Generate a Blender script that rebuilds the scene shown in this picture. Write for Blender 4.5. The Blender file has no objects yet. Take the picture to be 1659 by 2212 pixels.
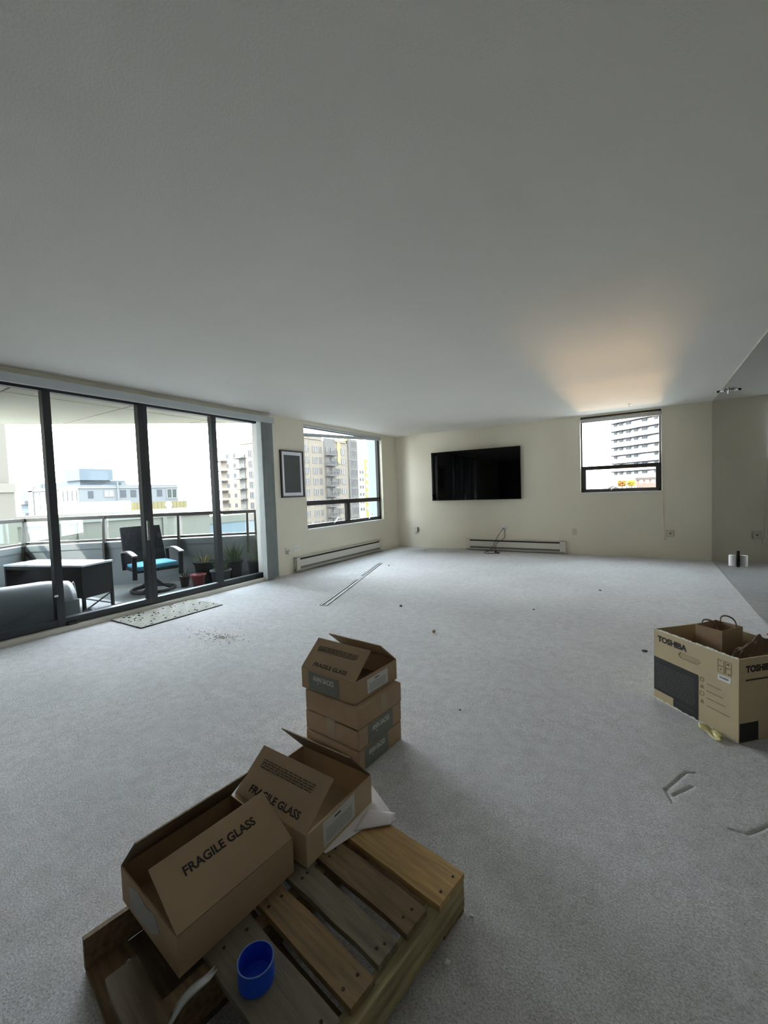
import bpy, bmesh, math, random
from math import sin, cos, pi, radians, sqrt
from mathutils import Vector, Matrix, noise
random.seed(7)
scene = bpy.context.scene
COL = scene.collection

# ------------------------------------------------------------------ camera
cam = bpy.data.cameras.new('camera')
cam.sensor_fit = 'HORIZONTAL'; cam.sensor_width = 36.0
cam.lens = 909.2 / 1659 * 36.0
cam.clip_start = .05; cam.clip_end = 2000
camo = bpy.data.objects.new('camera', cam); COL.objects.link(camo)
YAW, PITCH, ROLL = .5602, .0469, -.0348
d = Vector((-sin(YAW)*cos(PITCH), cos(YAW)*cos(PITCH), -sin(PITCH)))
r0 = Vector((cos(YAW), sin(YAW), 0)); u0 = r0.cross(d)
r = r0*cos(ROLL) + u0*sin(ROLL); u = -r0*sin(ROLL) + u0*cos(ROLL)
mw = Matrix((r, u, -d)).transposed().to_4x4(); mw.translation = Vector((4.75, -8.163, 1.2265))
camo.matrix_world = mw
scene.camera = camo

# ------------------------------------------------------------------ sky, sun, daylight openings, exposure
SKY = 3.3
world = bpy.data.worlds.new('sky'); scene.world = world; world.use_nodes = True
nt = world.node_tree; nt.nodes.clear()
tc = nt.nodes.new('ShaderNodeTexCoord'); sep = nt.nodes.new('ShaderNodeSeparateXYZ')
ramp = nt.nodes.new('ShaderNodeValToRGB'); bg = nt.nodes.new('ShaderNodeBackground'); wo = nt.nodes.new('ShaderNodeOutputWorld')
ramp.color_ramp.elements[0].position = 0.0; ramp.color_ramp.elements[0].color = (.955, .98, 1, 1)
ramp.color_ramp.elements[1].position = 1.0; ramp.color_ramp.elements[1].color = (.72, .86, 1, 1)
nt.links.new(tc.outputs['Generated'], sep.inputs[0]); nt.links.new(sep.outputs['Z'], ramp.inputs[0])
nt.links.new(ramp.outputs[0], bg.inputs[0]); bg.inputs[1].default_value = SKY; nt.links.new(bg.outputs[0], wo.inputs[0])
world.cycles.sampling_method = 'MANUAL'; world.cycles.sample_map_resolution = 256

def light(name, kind, energy, color, loc, target):
    l = bpy.data.lights.new(name, kind); l.energy = energy; l.color = color
    o = bpy.data.objects.new(name, l); COL.objects.link(o); o.location = loc
    o.rotation_euler = (Vector(target)-Vector(loc)).to_track_quat('-Z', 'Y').to_euler()
    return o, l
so, sl = light('sun', 'SUN', 1.7, (1, .93, .80), (0, 0, 30), (-.5, 7, 23.8)); sl.angle = radians(.6)
# low sun thrown back up through the back window by the glass roofs outside
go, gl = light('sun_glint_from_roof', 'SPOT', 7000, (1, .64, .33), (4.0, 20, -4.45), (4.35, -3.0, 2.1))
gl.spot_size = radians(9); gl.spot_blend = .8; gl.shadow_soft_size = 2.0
def portal(name, loc, target, sx, sy):
    o, l = light(name, 'AREA', 1, (1, 1, 1), loc, target); l.shape = 'RECTANGLE'; l.size = sx; l.size_y = sy; l.cycles.is_portal = True
portal('daylight_door', (-.09, -5.62, 1.18), (5, -5.62, 1.18), 3.5, 2.3)
portal('daylight_window_left', (-.14, -1.78, 1.5), (5, -1.78, 1.5), 2.4, 1.75)

vs = scene.view_settings
vs.view_transform = 'Standard'; vs.look = 'None'; vs.gamma = 1; vs.use_curve_mapping = False
vs.exposure = 3.15
scene.cycles.use_denoising = True
scene.cycles.max_bounces = 12; scene.cycles.diffuse_bounces = 6; scene.cycles.glossy_bounces = 5
scene.cycles.transparent_max_bounces = 24; scene.cycles.caustics_reflective = True; scene.cycles.caustics_refractive = False
scene.cycles.sample_clamp_indirect = 6

# ------------------------------------------------------------------ materials
MATS = {}
MATTE = {'far_window_grey', 'far_window_frame', 'green_glass', 'pale_render', 'slate_cladding', 'tower_tan', 'tower_grey', 'tower_cream', 'beige_render', 'coping_pale',
         'blue_roof_wall', 'ochre_panel', 'blue_grey_render', 'soffit_grey', 'roof_brown', 'wicker', 'table_wicker', 'parapet_render', 'soffit_panel', 'balcony_concrete', 'black_pot',
         'grey_pot', 'charcoal_pot', 'leaf_green', 'leaf_pale', 'leaf_straw', 'leaf_orange', 'leaf_gold', 'pink_render', 'tan_house', 'yellow_render', 'bay_frame', 'pale_trim', 'chair_metal', 'white_render', 'railing_metal', 'band_cream', 'pale_strap'}
def mat(name, col, rough=.7, var=0, scale=6, bump=0, bscale=60, metal=0, stretch=None, spec=.5, detail=4, col2=None):
    if name in MATS: return MATS[name]
    if name in MATTE: spec = .08
    m = bpy.data.materials.new(name); m.use_nodes = True; n = m.node_tree; b = n.nodes['Principled BSDF']
    b.inputs['Roughness'].default_value = rough; b.inputs['Metallic'].default_value = metal
    b.inputs['Specular IOR Level'].default_value = spec
    b.inputs['Base Color'].default_value = (*col, 1)
    tcn = n.nodes.new('ShaderNodeTexCoord'); mp = n.nodes.new('ShaderNodeMapping')
    n.links.new(tcn.outputs['Object'], mp.inputs[0])
    if stretch: mp.inputs['Scale'].default_value = stretch
    if var or col2:
        t = n.nodes.new('ShaderNodeTexNoise'); t.inputs['Scale'].default_value = scale; t.inputs['Detail'].default_value = detail
        n.links.new(mp.outputs[0], t.inputs['Vector'])
        cr = n.nodes.new('ShaderNodeValToRGB'); cr.color_ramp.elements[0].position = .32; cr.color_ramp.elements[1].position = .68
        a = col2 if col2 else tuple(c*(1-var) for c in col); c2 = col if col2 else tuple(min(1, c*(1+var)) for c in col)
        cr.color_ramp.elements[0].color = (*a, 1); cr.color_ramp.elements[1].color = (*c2, 1)
        n.links.new(t.outputs['Fac'], cr.inputs[0]); n.links.new(cr.outputs[0], b.inputs['Base Color'])
    if bump:
        t = n.nodes.new('ShaderNodeTexNoise'); t.inputs['Scale'].default_value = bscale; t.inputs['Detail'].default_value = 3
        n.links.new(mp.outputs[0], t.inputs['Vector'])
        bp = n.nodes.new('ShaderNodeBump'); bp.inputs['Distance'].default_value = bump; bp.inputs['Strength'].default_value = .8
        n.links.new(t.outputs['Fac'], bp.inputs['Height']); n.links.new(bp.outputs[0], b.inputs['Normal'])
    MATS[name] = m; return m
def glass(name, tint=(.93, .95, .95), ior=1.45, haze=0.0, hazecol=(.75, .82, .85)):
    m = bpy.data.materials.new(name); m.use_nodes = True; n = m.node_tree; n.nodes.clear()
    o = n.nodes.new('ShaderNodeOutputMaterial'); mx = n.nodes.new('ShaderNodeMixShader'); fr = n.nodes.new('ShaderNodeFresnel')
    tr = n.nodes.new('ShaderNodeBsdfTransparent'); gs = n.nodes.new('ShaderNodeBsdfGlossy')
    ge = n.nodes.new('ShaderNodeNewGeometry'); mr = n.nodes.new('ShaderNodeMapRange')
    mr.inputs['To Min'].default_value = ior; mr.inputs['To Max'].default_value = 1/ior
    n.links.new(ge.outputs['Backfacing'], mr.inputs['Value']); n.links.new(mr.outputs[0], fr.inputs[0])
    tr.inputs[0].default_value = (*tint, 1); gs.inputs['Roughness'].default_value = 0.01
    n.links.new(fr.outputs[0], mx.inputs[0]); n.links.new(gs.outputs[0], mx.inputs[2]); n.links.new(mx.outputs[0], o.inputs[0])
    if haze:
        m2 = n.nodes.new('ShaderNodeMixShader'); df = n.nodes.new('ShaderNodeBsdfTranslucent'); df.inputs[0].default_value = (*hazecol, 1)
        m2.inputs[0].default_value = haze; n.links.new(tr.outputs[0], m2.inputs[1]); n.links.new(df.outputs[0], m2.inputs[2]); n.links.new(m2.outputs[0], mx.inputs[1])
    else: n.links.new(tr.outputs[0], mx.inputs[1])
    return m
GLASS = glass('window_glass', (.80, .815, .81), 1.3); DOORGLASS = glass('door_glass', (.955, .975, .98), 1.25)
RAILGLASS = glass('railing_glass', (.86, .92, .92))
M_WALL = mat('wall_paint', (.78, .73, .605), .85, .02, 1.5, .0012, 160)
M_CEIL = mat('ceiling_paint', (.85, .825, .775), .9, .015, 1.2, .0015, 120)
M_SHELL = mat('rear_wall_paint', (.25, .24, .21), .9, .02, 2)
M_BRONZE = mat('bronze_aluminium', (.030, .028, .026), .42, .1, 20, spec=.4)
M_DARKALU = mat('dark_door_aluminium', (.022, .026, .03), .38, .1, 20, spec=.5)
M_CREAM = mat('cream_enamel', (.68, .65, .57), .45, .02, 4)
M_BEIGEPL = mat('beige_plastic', (.60, .56, .46), .4)
M_WHITEPL = mat('white_plastic', (.80, .79, .76), .4)
M_BLACK = mat('black_plastic', (.012, .012, .013), .45)
M_SLOT = mat('heater_slot', (.02, .018, .016), .7)
M_SCREEN = mat('screen_glass', (0.0006, 0.0006, 0.0008), .03, spec=.16)
M_BEZEL = mat('screen_bezel', (.006, .006, .006), .35)
M_CARD = mat('cardboard', (0.41, 0.29, 0.178), .85, .05, 9, .0004, 300)
M_CARD2 = mat('cardboard_pale', (0.5, 0.385, 0.245), .85, .05, 9, .0004, 300)
M_CARDSHADE = mat('cardboard_in_shade', (0.17, 0.122, 0.078), .9, .05, 9)  # same cardboard, with the shade of box interiors and back flaps in its colour
M_CARDEDGE = mat('cardboard_edge', (.62, .52, .38), .9, .2, 90)
M_INK = mat('black_print', (.025, .022, .02), .8)
M_INKD = mat('faded_print', (.10, .075, .05), .8)
M_LABELG = mat('grey_green_label', (0.18, 0.19, 0.17), .6, .04, 20)
M_LABELW = mat('white_label', (.62, .63, .62), .6, .03, 20)
M_TAPE = mat('packing_tape', (.40, .31, .21), .25)
M_PANEL = mat('dark_print_panel', (.022, .022, .022), .55)
M_LINE = mat('pale_print', (0.065, 0.065, 0.062), .6)
M_PAPER = mat('white_foam_paper', (0.8, 0.75, 0.76), .8, .04, 6, .002, 25)
M_BLUE = mat('blue_plastic', (0.012, 0.08, 0.62), .35, .05, 8)
M_BLUED = mat('blue_plastic_inside', (.006, .03, .22), .5)
M_MIRROR = mat('grey_tinted_mirror', (.25, .256, .243), .025, metal=1)
M_CHROME = mat('chrome', (.7, .7, .7), .15, metal=1)
M_ALU = mat('pale_aluminium', (.50, .50, .52), .55, metal=.2)
M_VANE = mat('blind_vane', (.62, .66, .65), .7, .05, 8)
M_VANE2 = mat('blind_vane_white', (.72, .73, .72), .7)
M_VAL = mat('valance', (.52, .55, .56), .6)
def wood(name, c, c2, s=(2, 22, 22)): return mat(name, c, .8, col2=c2, scale=3, stretch=s, bump=.0012, bscale=9, detail=8)
W1 = wood('pallet_wood_amber', (.58, .375, .145), (.36, .225, .09)); W2 = wood('pallet_wood_brown', (.26, .175, .088), (.14, .096, .052))
W3 = wood('pallet_wood_grey', (.26, .225, .15), (.155, .135, .092)); W4 = wood('pallet_wood_rust', (.34, .215, .10), (.165, .125, .068))
W5 = wood('pallet_wood_olive', (.21, .182, .128), (.15, .13, .092)); W7 = wood('pallet_wood_dark', (.15, .105, .06), (.08, .057, .034)); W6 = wood('pallet_wood_yellow', (.45, .375, .195), (.19, .16, .08), (22, 2, 14))

def carpet():
    m = bpy.data.materials.new('grey_carpet'); m.use_nodes = True; n = m.node_tree; b = n.nodes['Principled BSDF']
    b.inputs['Roughness'].default_value = .95; b.inputs['Specular IOR Level'].default_value = .1
    b.inputs['Sheen Weight'].default_value = .0; b.inputs['Sheen Roughness'].default_value = .5
    t = n.nodes.new('ShaderNodeTexCoord')
    def nz(s, dtl=4, rgh=.6):
        x = n.nodes.new('ShaderNodeTexNoise'); x.inputs['Scale'].default_value = s; x.inputs['Detail'].default_value = dtl; x.inputs['Roughness'].default_value = rgh
        n.links.new(t.outputs['Object'], x.inputs['Vector']); return x
    def rampn(src, a, bb, p0, p1):
        c = n.nodes.new('ShaderNodeValToRGB'); c.color_ramp.elements[0].color = (*a, 1); c.color_ramp.elements[1].color = (*bb, 1)
        c.color_ramp.elements[0].position = p0; c.color_ramp.elements[1].position = p1; n.links.new(src, c.inputs[0]); return c
    big = rampn(nz(1.1, 5).outputs['Fac'], (.69, .68, .69), (.80, .79, .80), .3, .7)
    fine = rampn(nz(165, 5, .75).outputs['Fac'], (.47, .46, .455), (1.0, 1.0, 1.0), .32, .60)
    mid = rampn(nz(16, 4).outputs['Fac'], (.88, .88, .87), (1, 1, 1), .35, .6)
    def mul(a, bb):
        x = n.nodes.new('ShaderNodeMix'); x.data_type = 'RGBA'; x.blend_type = 'MULTIPLY'; x.inputs[0].default_value = 1
        n.links.new(a, x.inputs[6]); n.links.new(bb, x.inputs[7]); return x.outputs[2]
    c = mul(mul(big.outputs[0], fine.outputs[0]), mid.outputs[0]); n.links.new(c, b.inputs['Base Color'])
    bp = n.nodes.new('ShaderNodeBump'); bp.inputs['Distance'].default_value = .005; bp.inputs['Strength'].default_value = .9
    n.links.new(nz(160, 5, .7).outputs['Fac'], bp.inputs['Height'])
    bp2 = n.nodes.new('ShaderNodeBump'); bp2.inputs['Distance'].default_value = .012; bp2.inputs['Strength'].default_value = .28
    n.links.new(nz(9, 4).outputs['Fac'], bp2.inputs['Height']); n.links.new(bp2.outputs[0], bp.inputs['Normal'])
    n.links.new(bp.outputs[0], b.inputs['Normal'])
    return m
M_CARPET = carpet()

# ------------------------------------------------------------------ mesh helpers
class MB:
    def __init__(s): s.v = []; s.f = []
    def add(s, vs, fs):
        k = len(s.v); s.v += [tuple(p) for p in vs]; s.f += [tuple(i+k for i in f) for f in fs]; return s
    def box(s, a, b):
        x0, y0, z0 = (min(a[i], b[i]) for i in range(3)); x1, y1, z1 = (max(a[i], b[i]) for i in range(3))
        return s.add([(x0,y0,z0),(x1,y0,z0),(x1,y1,z0),(x0,y1,z0),(x0,y0,z1),(x1,y0,z1),(x1,y1,z1),(x0,y1,z1)],
                     [(0,3,2,1),(4,5,6,7),(0,1,5,4),(1,2,6,5),(2,3,7,6),(3,0,4,7)])
    def bar(s, p, q, w, h=None, up=(0, 0, 1)):
        h = h or w; p = Vector(p); q = Vector(q); t = (q-p).normalized(); a = t.cross(Vector(up))
        if a.length < 1e-4: a = t.cross(Vector((1, 0, 0)))
        a.normalize(); b = a.cross(t).normalized(); a *= w/2; b *= h/2
        return s.add([p-a-b, p+a-b, p+a+b, p-a+b, q-a-b, q+a-b, q+a+b, q-a+b],
                     [(0,3,2,1),(4,5,6,7),(0,1,5,4),(1,2,6,5),(2,3,7,6),(3,0,4,7)])
    def tube(s, pts, rad, n=8, cap=True):
        pts = [Vector(p) for p in pts]; k = len(s.v); prev = None
        rads = rad if isinstance(rad, (list, tuple)) else [rad]*len(pts)
        for i, p in enumerate(pts):
            t = (pts[min(i+1, len(pts)-1)] - pts[max(i-1, 0)]).normalized()
            a = prev - t*prev.dot(t) if prev is not None else t.cross(Vector((0, 0, 1)) if abs(t.z) < .9 else Vector((1, 0, 0)))
            a.normalize(); prev = a; b = t.cross(a)
            for j in range(n):
                w = 2*pi*j/n; s.v.append(tuple(p + (a*cos(w)+b*sin(w))*rads[i]))
        for i in range(len(pts)-1):
            for j in range(n):
                s.f.append((k+i*n+j, k+i*n+(j+1) % n, k+(i+1)*n+(j+1) % n, k+(i+1)*n+j))
        if cap:
            s.f.append(tuple(k+j for j in reversed(range(n)))); s.f.append(tuple(k+(len(pts)-1)*n+j for j in range(n)))
        return s
    def lathe(s, prof, n=24, c=(0, 0, 0)):
        k = len(s.v)
        for (rr, z) in prof:
            for j in range(n):
                w = 2*pi*j/n; s.v.append((c[0]+rr*cos(w), c[1]+rr*sin(w), c[2]+z))
        for i in range(len(prof)-1):
            for j in range(n):
                s.f.append((k+i*n+j, k+i*n+(j+1) % n, k+(i+1)*n+(j+1) % n, k+(i+1)*n+j))
        if prof[0] != prof[-1]:
            s.f.append(tuple(k+j for j in reversed(range(n)))); s.f.append(tuple(k+(len(prof)-1)*n+j for j in range(n)))
        return s
    def prism(s, poly, z0, z1):
        n = len(poly)
        s.add([(x, y, z0) for x, y in poly]+[(x, y, z1) for x, y in poly],
              [tuple(reversed(range(n))), tuple(range(n, 2*n))]+[(i, (i+1) % n, n+(i+1) % n, n+i) for i in range(n)])
        return s
    def sheet(s, fn, nu, nv, th):
        # a curved sheet of thickness th; fn(u,v)->point
        g = [[Vector(fn(i/nu, j/nv)) for j in range(nv+1)] for i in range(nu+1)]
        def nrm(i, j):
            a = g[min(i+1, nu)][j]-g[max(i-1, 0)][j]; b = g[i][min(j+1, nv)]-g[i][max(j-1, 0)]
            c = a.cross(b); return c.normalized() if c.length > 1e-9 else Vector((0, 0, 1))
        vs = []; W = nv+1
        for sg in (.5, -.5):
            for i in range(nu+1):
                for j in range(nv+1): vs.append(g[i][j]+nrm(i, j)*th*sg)
        N = (nu+1)*W; fs = []
        for i in range(nu):
            for j in range(nv):
                a = i*W+j; fs.append((a, a+W, a+W+1, a+1)); fs.append((N+a, N+a+1, N+a+W+1, N+a+W))
        for i in range(nu):
            for j in (0, nv):
                a = i*W+j; fs.append((a, a+W, N+a+W, N+a) if j else (a, N+a, N+a+W, a+W))
        for j in range(nv):
            for i in (0, nu):
                a = i*W+j; fs.append((a, a+1, N+a+1, N+a) if not i else (a, N+a, N+a+1, a+1))
        return s.add(vs, fs)
    def mesh(s, name, m, smooth=False, bevel=0):
        me = bpy.data.meshes.new(name); me.from_pydata(s.v, [], s.f); me.validate()
        bm = bmesh.new(); bm.from_mesh(me); bmesh.ops.recalc_face_normals(bm, faces=bm.faces)
        if bevel: bmesh.ops.bevel(bm, geom=list(bm.edges), offset=bevel, segments=1, affect='EDGES', clamp_overlap=True)
        bm.to_mesh(me); bm.free()
        for p in me.polygons: p.use_smooth = smooth
        me.materials.append(m); return me
def link(name, me, parent=None, loc=None, rot=None):
    o = bpy.data.objects.new(name, me); COL.objects.link(o)
    if parent: o.parent = parent
    if loc: o.location = loc
    if rot: o.rotation_euler = rot
    return o
def part(name, mb, m, parent, smooth=False, bevel=0, label=None):
    o = link(name, mb.mesh(name, m, smooth, bevel), parent)
    if label: o['label'] = label
    return o
def tag(o, label, cat, group=None):
    o['label'] = label; o['category'] = cat
    if group: o['group'] = group
    return o
def thing(name, label, cat, loc=(0, 0, 0), rz=0, group=None):
    o = bpy.data.objects.new(name, None); COL.objects.link(o); o.location = loc; o.rotation_euler = (0, 0, rz)
    o.empty_display_size = .1
    return tag(o, label, cat, group)
def solid(name, mb, m, label, cat, group=None, smooth=False, bevel=0, loc=None, rz=0):
    return tag(link(name, mb.mesh(name, m, smooth, bevel), None, loc, (0, 0, rz)), label, cat, group)
def struct(name, mb=None, m=None, parent=None, loc=None):
    o = link(name, mb.mesh(name, m) if mb else None, parent, loc); o['kind'] = 'structure'; return o
def box(a, b): return MB().box(a, b)
def text_mesh(txt, width, height, m, name, bold=0, th=.0006):
    # flat lettering, centred on origin in the local XY plane
    cu = bpy.data.curves.new('t', 'FONT'); cu.body = txt; cu.offset = bold; cu.resolution_u = 3
    o = bpy.data.objects.new('t', cu); COL.objects.link(o)
    dg = bpy.context.evaluated_depsgraph_get(); me = bpy.data.meshes.new_from_object(o.evaluated_get(dg))
    bpy.data.objects.remove(o); bpy.data.curves.remove(cu)
    xs = [v.co.x for v in me.vertices]; ys = [v.co.y for v in me.vertices]
    cx, cy = (min(xs)+max(xs))/2, (min(ys)+max(ys))/2; sx = width/(max(xs)-min(xs)); sy = height/(max(ys)-min(ys))
    for v in me.vertices: v.co = Vector(((v.co.x-cx)*sx, (v.co.y-cy)*sy, 0))
    me.name = name; me.materials.clear(); me.materials.append(m); return me
def face_frame(parent, name, me, origin, xdir, ydir):
    # place a flat mesh (local XY) on a face: origin, direction of reading, up direction
    x = Vector(xdir).normalized(); y = Vector(ydir).normalized(); z = x.cross(y)
    o = link(name, me, parent); mm = Matrix((x, y, z)).transposed().to_4x4(); mm.translation = Vector(origin); o.matrix_local = mm
    return o
def rect_mesh(w, h, m, name, th=.0008):
    return box((-w/2, -h/2, 0), (w/2, h/2, th)).mesh(name, m)

# ------------------------------------------------------------------ the room
W, H, YF = 5.592, 2.44, -10.6
def axis(a, b, step, dense=()):
    xs = []; x = a
    while x < b-1e-6:
        xs.append(x); st = step
        for (p, q, s) in dense:
            if p <= x < q: st = s
        x += st
    xs.append(b); return xs
def seg_d(px, py, a, b):
    ax, ay = a; bx, by = b; dx, dy = bx-ax, by-ay; t = max(0, min(1, ((px-ax)*dx+(py-ay)*dy)/(dx*dx+dy*dy)))
    return sqrt((px-ax-t*dx)**2+(py-ay-t*dy)**2)
DENTS = [[(4.807, -6.205), (4.885, -6.04), (4.915, -6.03)], [(4.807, -6.205), (4.828, -6.275)], [(4.83, -6.23), (4.90, -6.13)],
         [(4.99, -6.325), (5.04, -6.325), (5.07, -6.29), (5.12, -6.225)]]
xs = axis(0, W, .028, [(4.77, 5.14, .005)]); ys = axis(YF, 0, .028, [(-6.36, -6.0, .005)])
fm = MB(); nx, ny = len(xs), len(ys)
for y in ys:
    for x in xs:
        z = .0022*noise.noise((x*2.1, y*2.1, 3.3)) + .0016*noise.noise((x*6, y*6, 1.3)) + .0012*noise.noise((x*15, y*15, 5.3))
        rip = noise.noise((x*.9+y*.35, y*2.6, 9.1)); z += .004*max(0, rip)**2
        if 4.7 < x < 5.2 and -6.4 < y < -5.95:
            for pl in DENTS:
                dd = min(seg_d(x, y, pl[i], pl[i+1]) for i in range(len(pl)-1))
                z -= .005*math.exp(-(dd/.0055)**2)
        if x < .02 or y > -.02 or x > W-.02: z = 0
        fm.v.append((x, y, z-.001))
fm.f = [(j*nx+i, j*nx+i+1, (j+1)*nx+i+1, (j+1)*nx+i) for j in range(ny-1) for i in range(nx-1)]
fl = struct('floor', fm, M_CARPET)
for p in fl.data.polygons: p.use_smooth = True
struct('floor_slab', box((-.15, YF-.1, -.25), (W+.15, .18, -.03)), M_SHELL)
struct('ceiling', box((-.0, YF, H), (W+.1, .0, H+.15)), M_CEIL)
# left wall: sliding door opening y -7.34..-3.90, z 0..2.31 ; window y -2.97..-.60, z .64..2.385
wl = MB(); T0 = -.16
wl.box((T0, -3.90, -.03), (0, -2.97, H)); wl.box((T0, -.60, -.03), (0, .18, H)); wl.box((T0, YF, -.03), (0, -7.34, H))
wl.box((T0, -7.34, 2.31), (0, -3.90, H)); wl.box((T0, -2.97, -.03), (0, -.60, .64)); wl.box((T0, -2.97, 2.385), (0, -.60, H))
struct('wall_left', wl, M_WALL)
wb = MB(); wb.box((0, 0, -.03), (3.75, .18, H)); wb.box((4.945, 0, -.03), (W+.15, .18, H)); wb.box((3.75, 0, -.03), (4.945, .18, 1.085)); wb.box((3.75, 0, 2.412), (4.945, .18, H))
struct('wall_back', wb, M_WALL)
struct('wall_right', box((W+.012, YF, -.03), (W+.15, 0, H)), M_SHELL)
struct('wall_front', box((-.15, YF-.12, -.03), (W+.15, YF, H)), M_SHELL)
struct('trim_1', box((W-.006, -7.2, -.03), (W+.012, 0, .010)), mat('mirror_channel', (.30, .30, .28), .5))
struct('trim_2', box((W-.006, -7.2, H-.014), (W+.012, 0, H)), M_CREAM)

# tinted mirror panels on the right wall
for i, (a, b, lab) in enumerate(((-.86, -.003, 'narrow grey tinted mirror panel meeting the back wall'), (-3.9, -.863, 'wide grey tinted mirror panel behind the open cardboard box'))):
    solid('mirror_panel', box((W-.002, a, .010), (W+.012, b, H-.014)), M_MIRROR, lab, 'mirror', 'mirror panels on the right wall')
struct('wall_right_rear', box((W-.0, -7.2, 0), (W+.012, -3.9, H)), M_SHELL)

# window in the left wall
w1 = struct('window_1'); w1.location = (0, 0, 0)
X0, X1 = -.13, -.07
part('frame_rail', box((X0, -2.97, 1.045), (X1, -.60, 1.125)), M_BRONZE, w1); part('frame_rail', box((X0, -2.97, .66), (X1, -.60, .725)), M_BRONZE, w1)
part('frame_rail', box((X0, -2.97, 2.345), (X1, -.60, 2.385)), M_BRONZE, w1)
part('frame_jamb', box((X0, -2.97, .66), (X1, -2.935, 2.385)), M_BRONZE, w1); part('frame_jamb', box((X0, -.655, .66), (X1, -.60, 2.385)), M_BRONZE, w1)
part('mullion', box((X0, -1.79, .70), (X1, -1.70, 1.06)), M_BRONZE, w1)
part('upper_pane', box((-.104, -2.935, 1.125), (-.099, -.655, 2.345)), GLASS, w1)
part('lower_pane', box((-.104, -2.935, .725), (-.099, -1.79, 1.045)), GLASS, w1); part('lower_pane', box((-.104, -1.70, .725), (-.099, -.655, 1.045)), GLASS, w1)
part('sill', box((-.16, -2.97, .64), (.015, -.60, .66)), M_WHITEPL, w1)
for y in (-2.15, -1.02):
    part('crank_handle', MB().tube([(-.07, y-.05, .70), (-.05, y-.04, .715), (-.045, y+.05, .80)], .006, 6), M_CHROME, w1)
# raised blind of that window, hanging crooked
bl = thing('window_blind', 'raised white window blind hanging crooked in the left window', 'blind', (-.02, -1.785, 2.385))
part('headrail', box((-.02, -1.175, -.035), (.02, 1.175, 0)), M_VAL, bl)
part('bottom_rail', MB().bar((0, -1.172, -.172), (0, 1.172, -.042), .03, .055), M_VAL, bl)
for y in (-1.05, -.1, .9):
    part('lift_cord', MB().tube([(0, y, -.02), (0, y, -.172+.13*(y+1.17)/2.34)], .002, 5), M_WHITEPL, bl)
part('wand', MB().tube([(.015, -1.09, -.2), (.015, -1.08, -.6), (.015, -1.055, -1.0)], .006, 6), M_WHITEPL, bl)

# window in the back wall
w2 = struct('window_2')
Y0, Y1 = .08, .15
part('frame_rail', box((3.75, Y0, 1.49), (4.945, Y1, 1.555)), M_BRONZE, w2); part('frame_rail', box((3.75, Y0, 1.095), (4.945, Y1, 1.155)), M_BRONZE, w2)
part('frame_rail', box((3.75, Y0, 2.365), (4.945, Y1, 2.412)), M_BRONZE, w2)
part('frame_jamb', box((3.75, Y0, 1.095), (3.775, Y1, 2.412)), M_BRONZE, w2); part('frame_jamb', box((4.915, Y0, 1.095), (4.945, Y1, 2.412)), M_BRONZE, w2)
part('sash_stile', box((3.775, Y0-.015, 1.12), (3.83, Y1, 1.53)), M_BRONZE, w2); part('sash_stile', box((4.865, Y0-.015, 1.12), (4.915, Y1, 1.53)), M_BRONZE, w2)
part('upper_pane', box((3.775, .112, 1.555), (4.915, .117, 2.365)), GLASS, w2); part('lower_pane', box((3.83, .112, 1.155), (4.865, .117, 1.49)), GLASS, w2)
part('sill', box((3.75, -.015, 1.085), (4.945, .17, 1.097)), M_WHITEPL, w2)
part('crank_handle', MB().tube([(4.22, .07, 1.13), (4.23, .055, 1.15), (4.31, .045, 1.20)], .006, 6), M_CHROME, w2)
b2 = thing('window_blind', 'thin raised blind stacked at the top of the back window', 'blind', (4.348, .03, 2.412))
part('headrail', box((-.59, -.02, -.03), (.59, .02, 0)), M_BRONZE, b2)
for i in range(6): part('slat', box((-.585, -.018, -.043-.008*i), (.585, .018, -.0385-.008*i)), M_VAL, b2)
part('bottom_rail', box((-.585, -.014, -.098), (.585, .014, -.085)), M_VAL, b2)
part('pull_cord', MB().tube([(.585, -.025, -.03), (.59, -.04, -.6), (.607, -.052, -1.32), (.617, -.046, -1.34), (.619, -.042, -1.73), (.637, -.042, -2.07)], .004, 6), M_CREAM, b2)
part('tassel', MB().lathe([(.006, 0), (.014, .01), (.012, .04), (.005, .05)], 10, (.639, -.044, -2.12)), M_WHITEPL, b2, True)

# sliding glass door
dr = struct('door_1')
part('sill_track', box((-.16, -7.34, -.03), (.03, -3.90, .045)), M_CREAM, dr)
part('bottom_rail', box((-.11, -7.34, .045), (-.03, -3.90, .115)), M_DARKALU, dr); part('top_rail', box((-.11, -7.34, 2.283), (-.03, -3.90, 2.31)), M_DARKALU, dr)
part('jamb', box((-.12, -3.925, .045), (-.01, -3.90, 2.31)), M_WHITEPL, dr)
for a, b, x in ((-7.34, -6.44, -.075), (-6.44, -5.55, -.05), (-5.55, -4.64, -.075), (-4.64, -3.925, -.05)):
    part('glass_pane', box((x-.003, a, .115), (x+.003, b, 2.283)), DOORGLASS, dr)
for y, w in ((-6.44, .064), (-5.578, .05), (-5.526, .048), (-4.64, .072), (-7.31, .07)):
    part('stile', box((-.10, y-w/2, .05), (-.025, y+w/2, 2.30)), M_DARKALU, dr)
hd = part('handle', MB().bar((.012, -5.585, .78), (.012, -5.585, 1.0), .022, .016, up=(1, 0, 0)), M_CHROME, dr)
part('latch', box((-.03, -6.40, .03), (.0, -6.32, .07)), M_DARKALU, dr)
part('latch', box((-.03, -6.49, .34), (-.01, -6.46, .36)), M_CHROME, dr)

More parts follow.
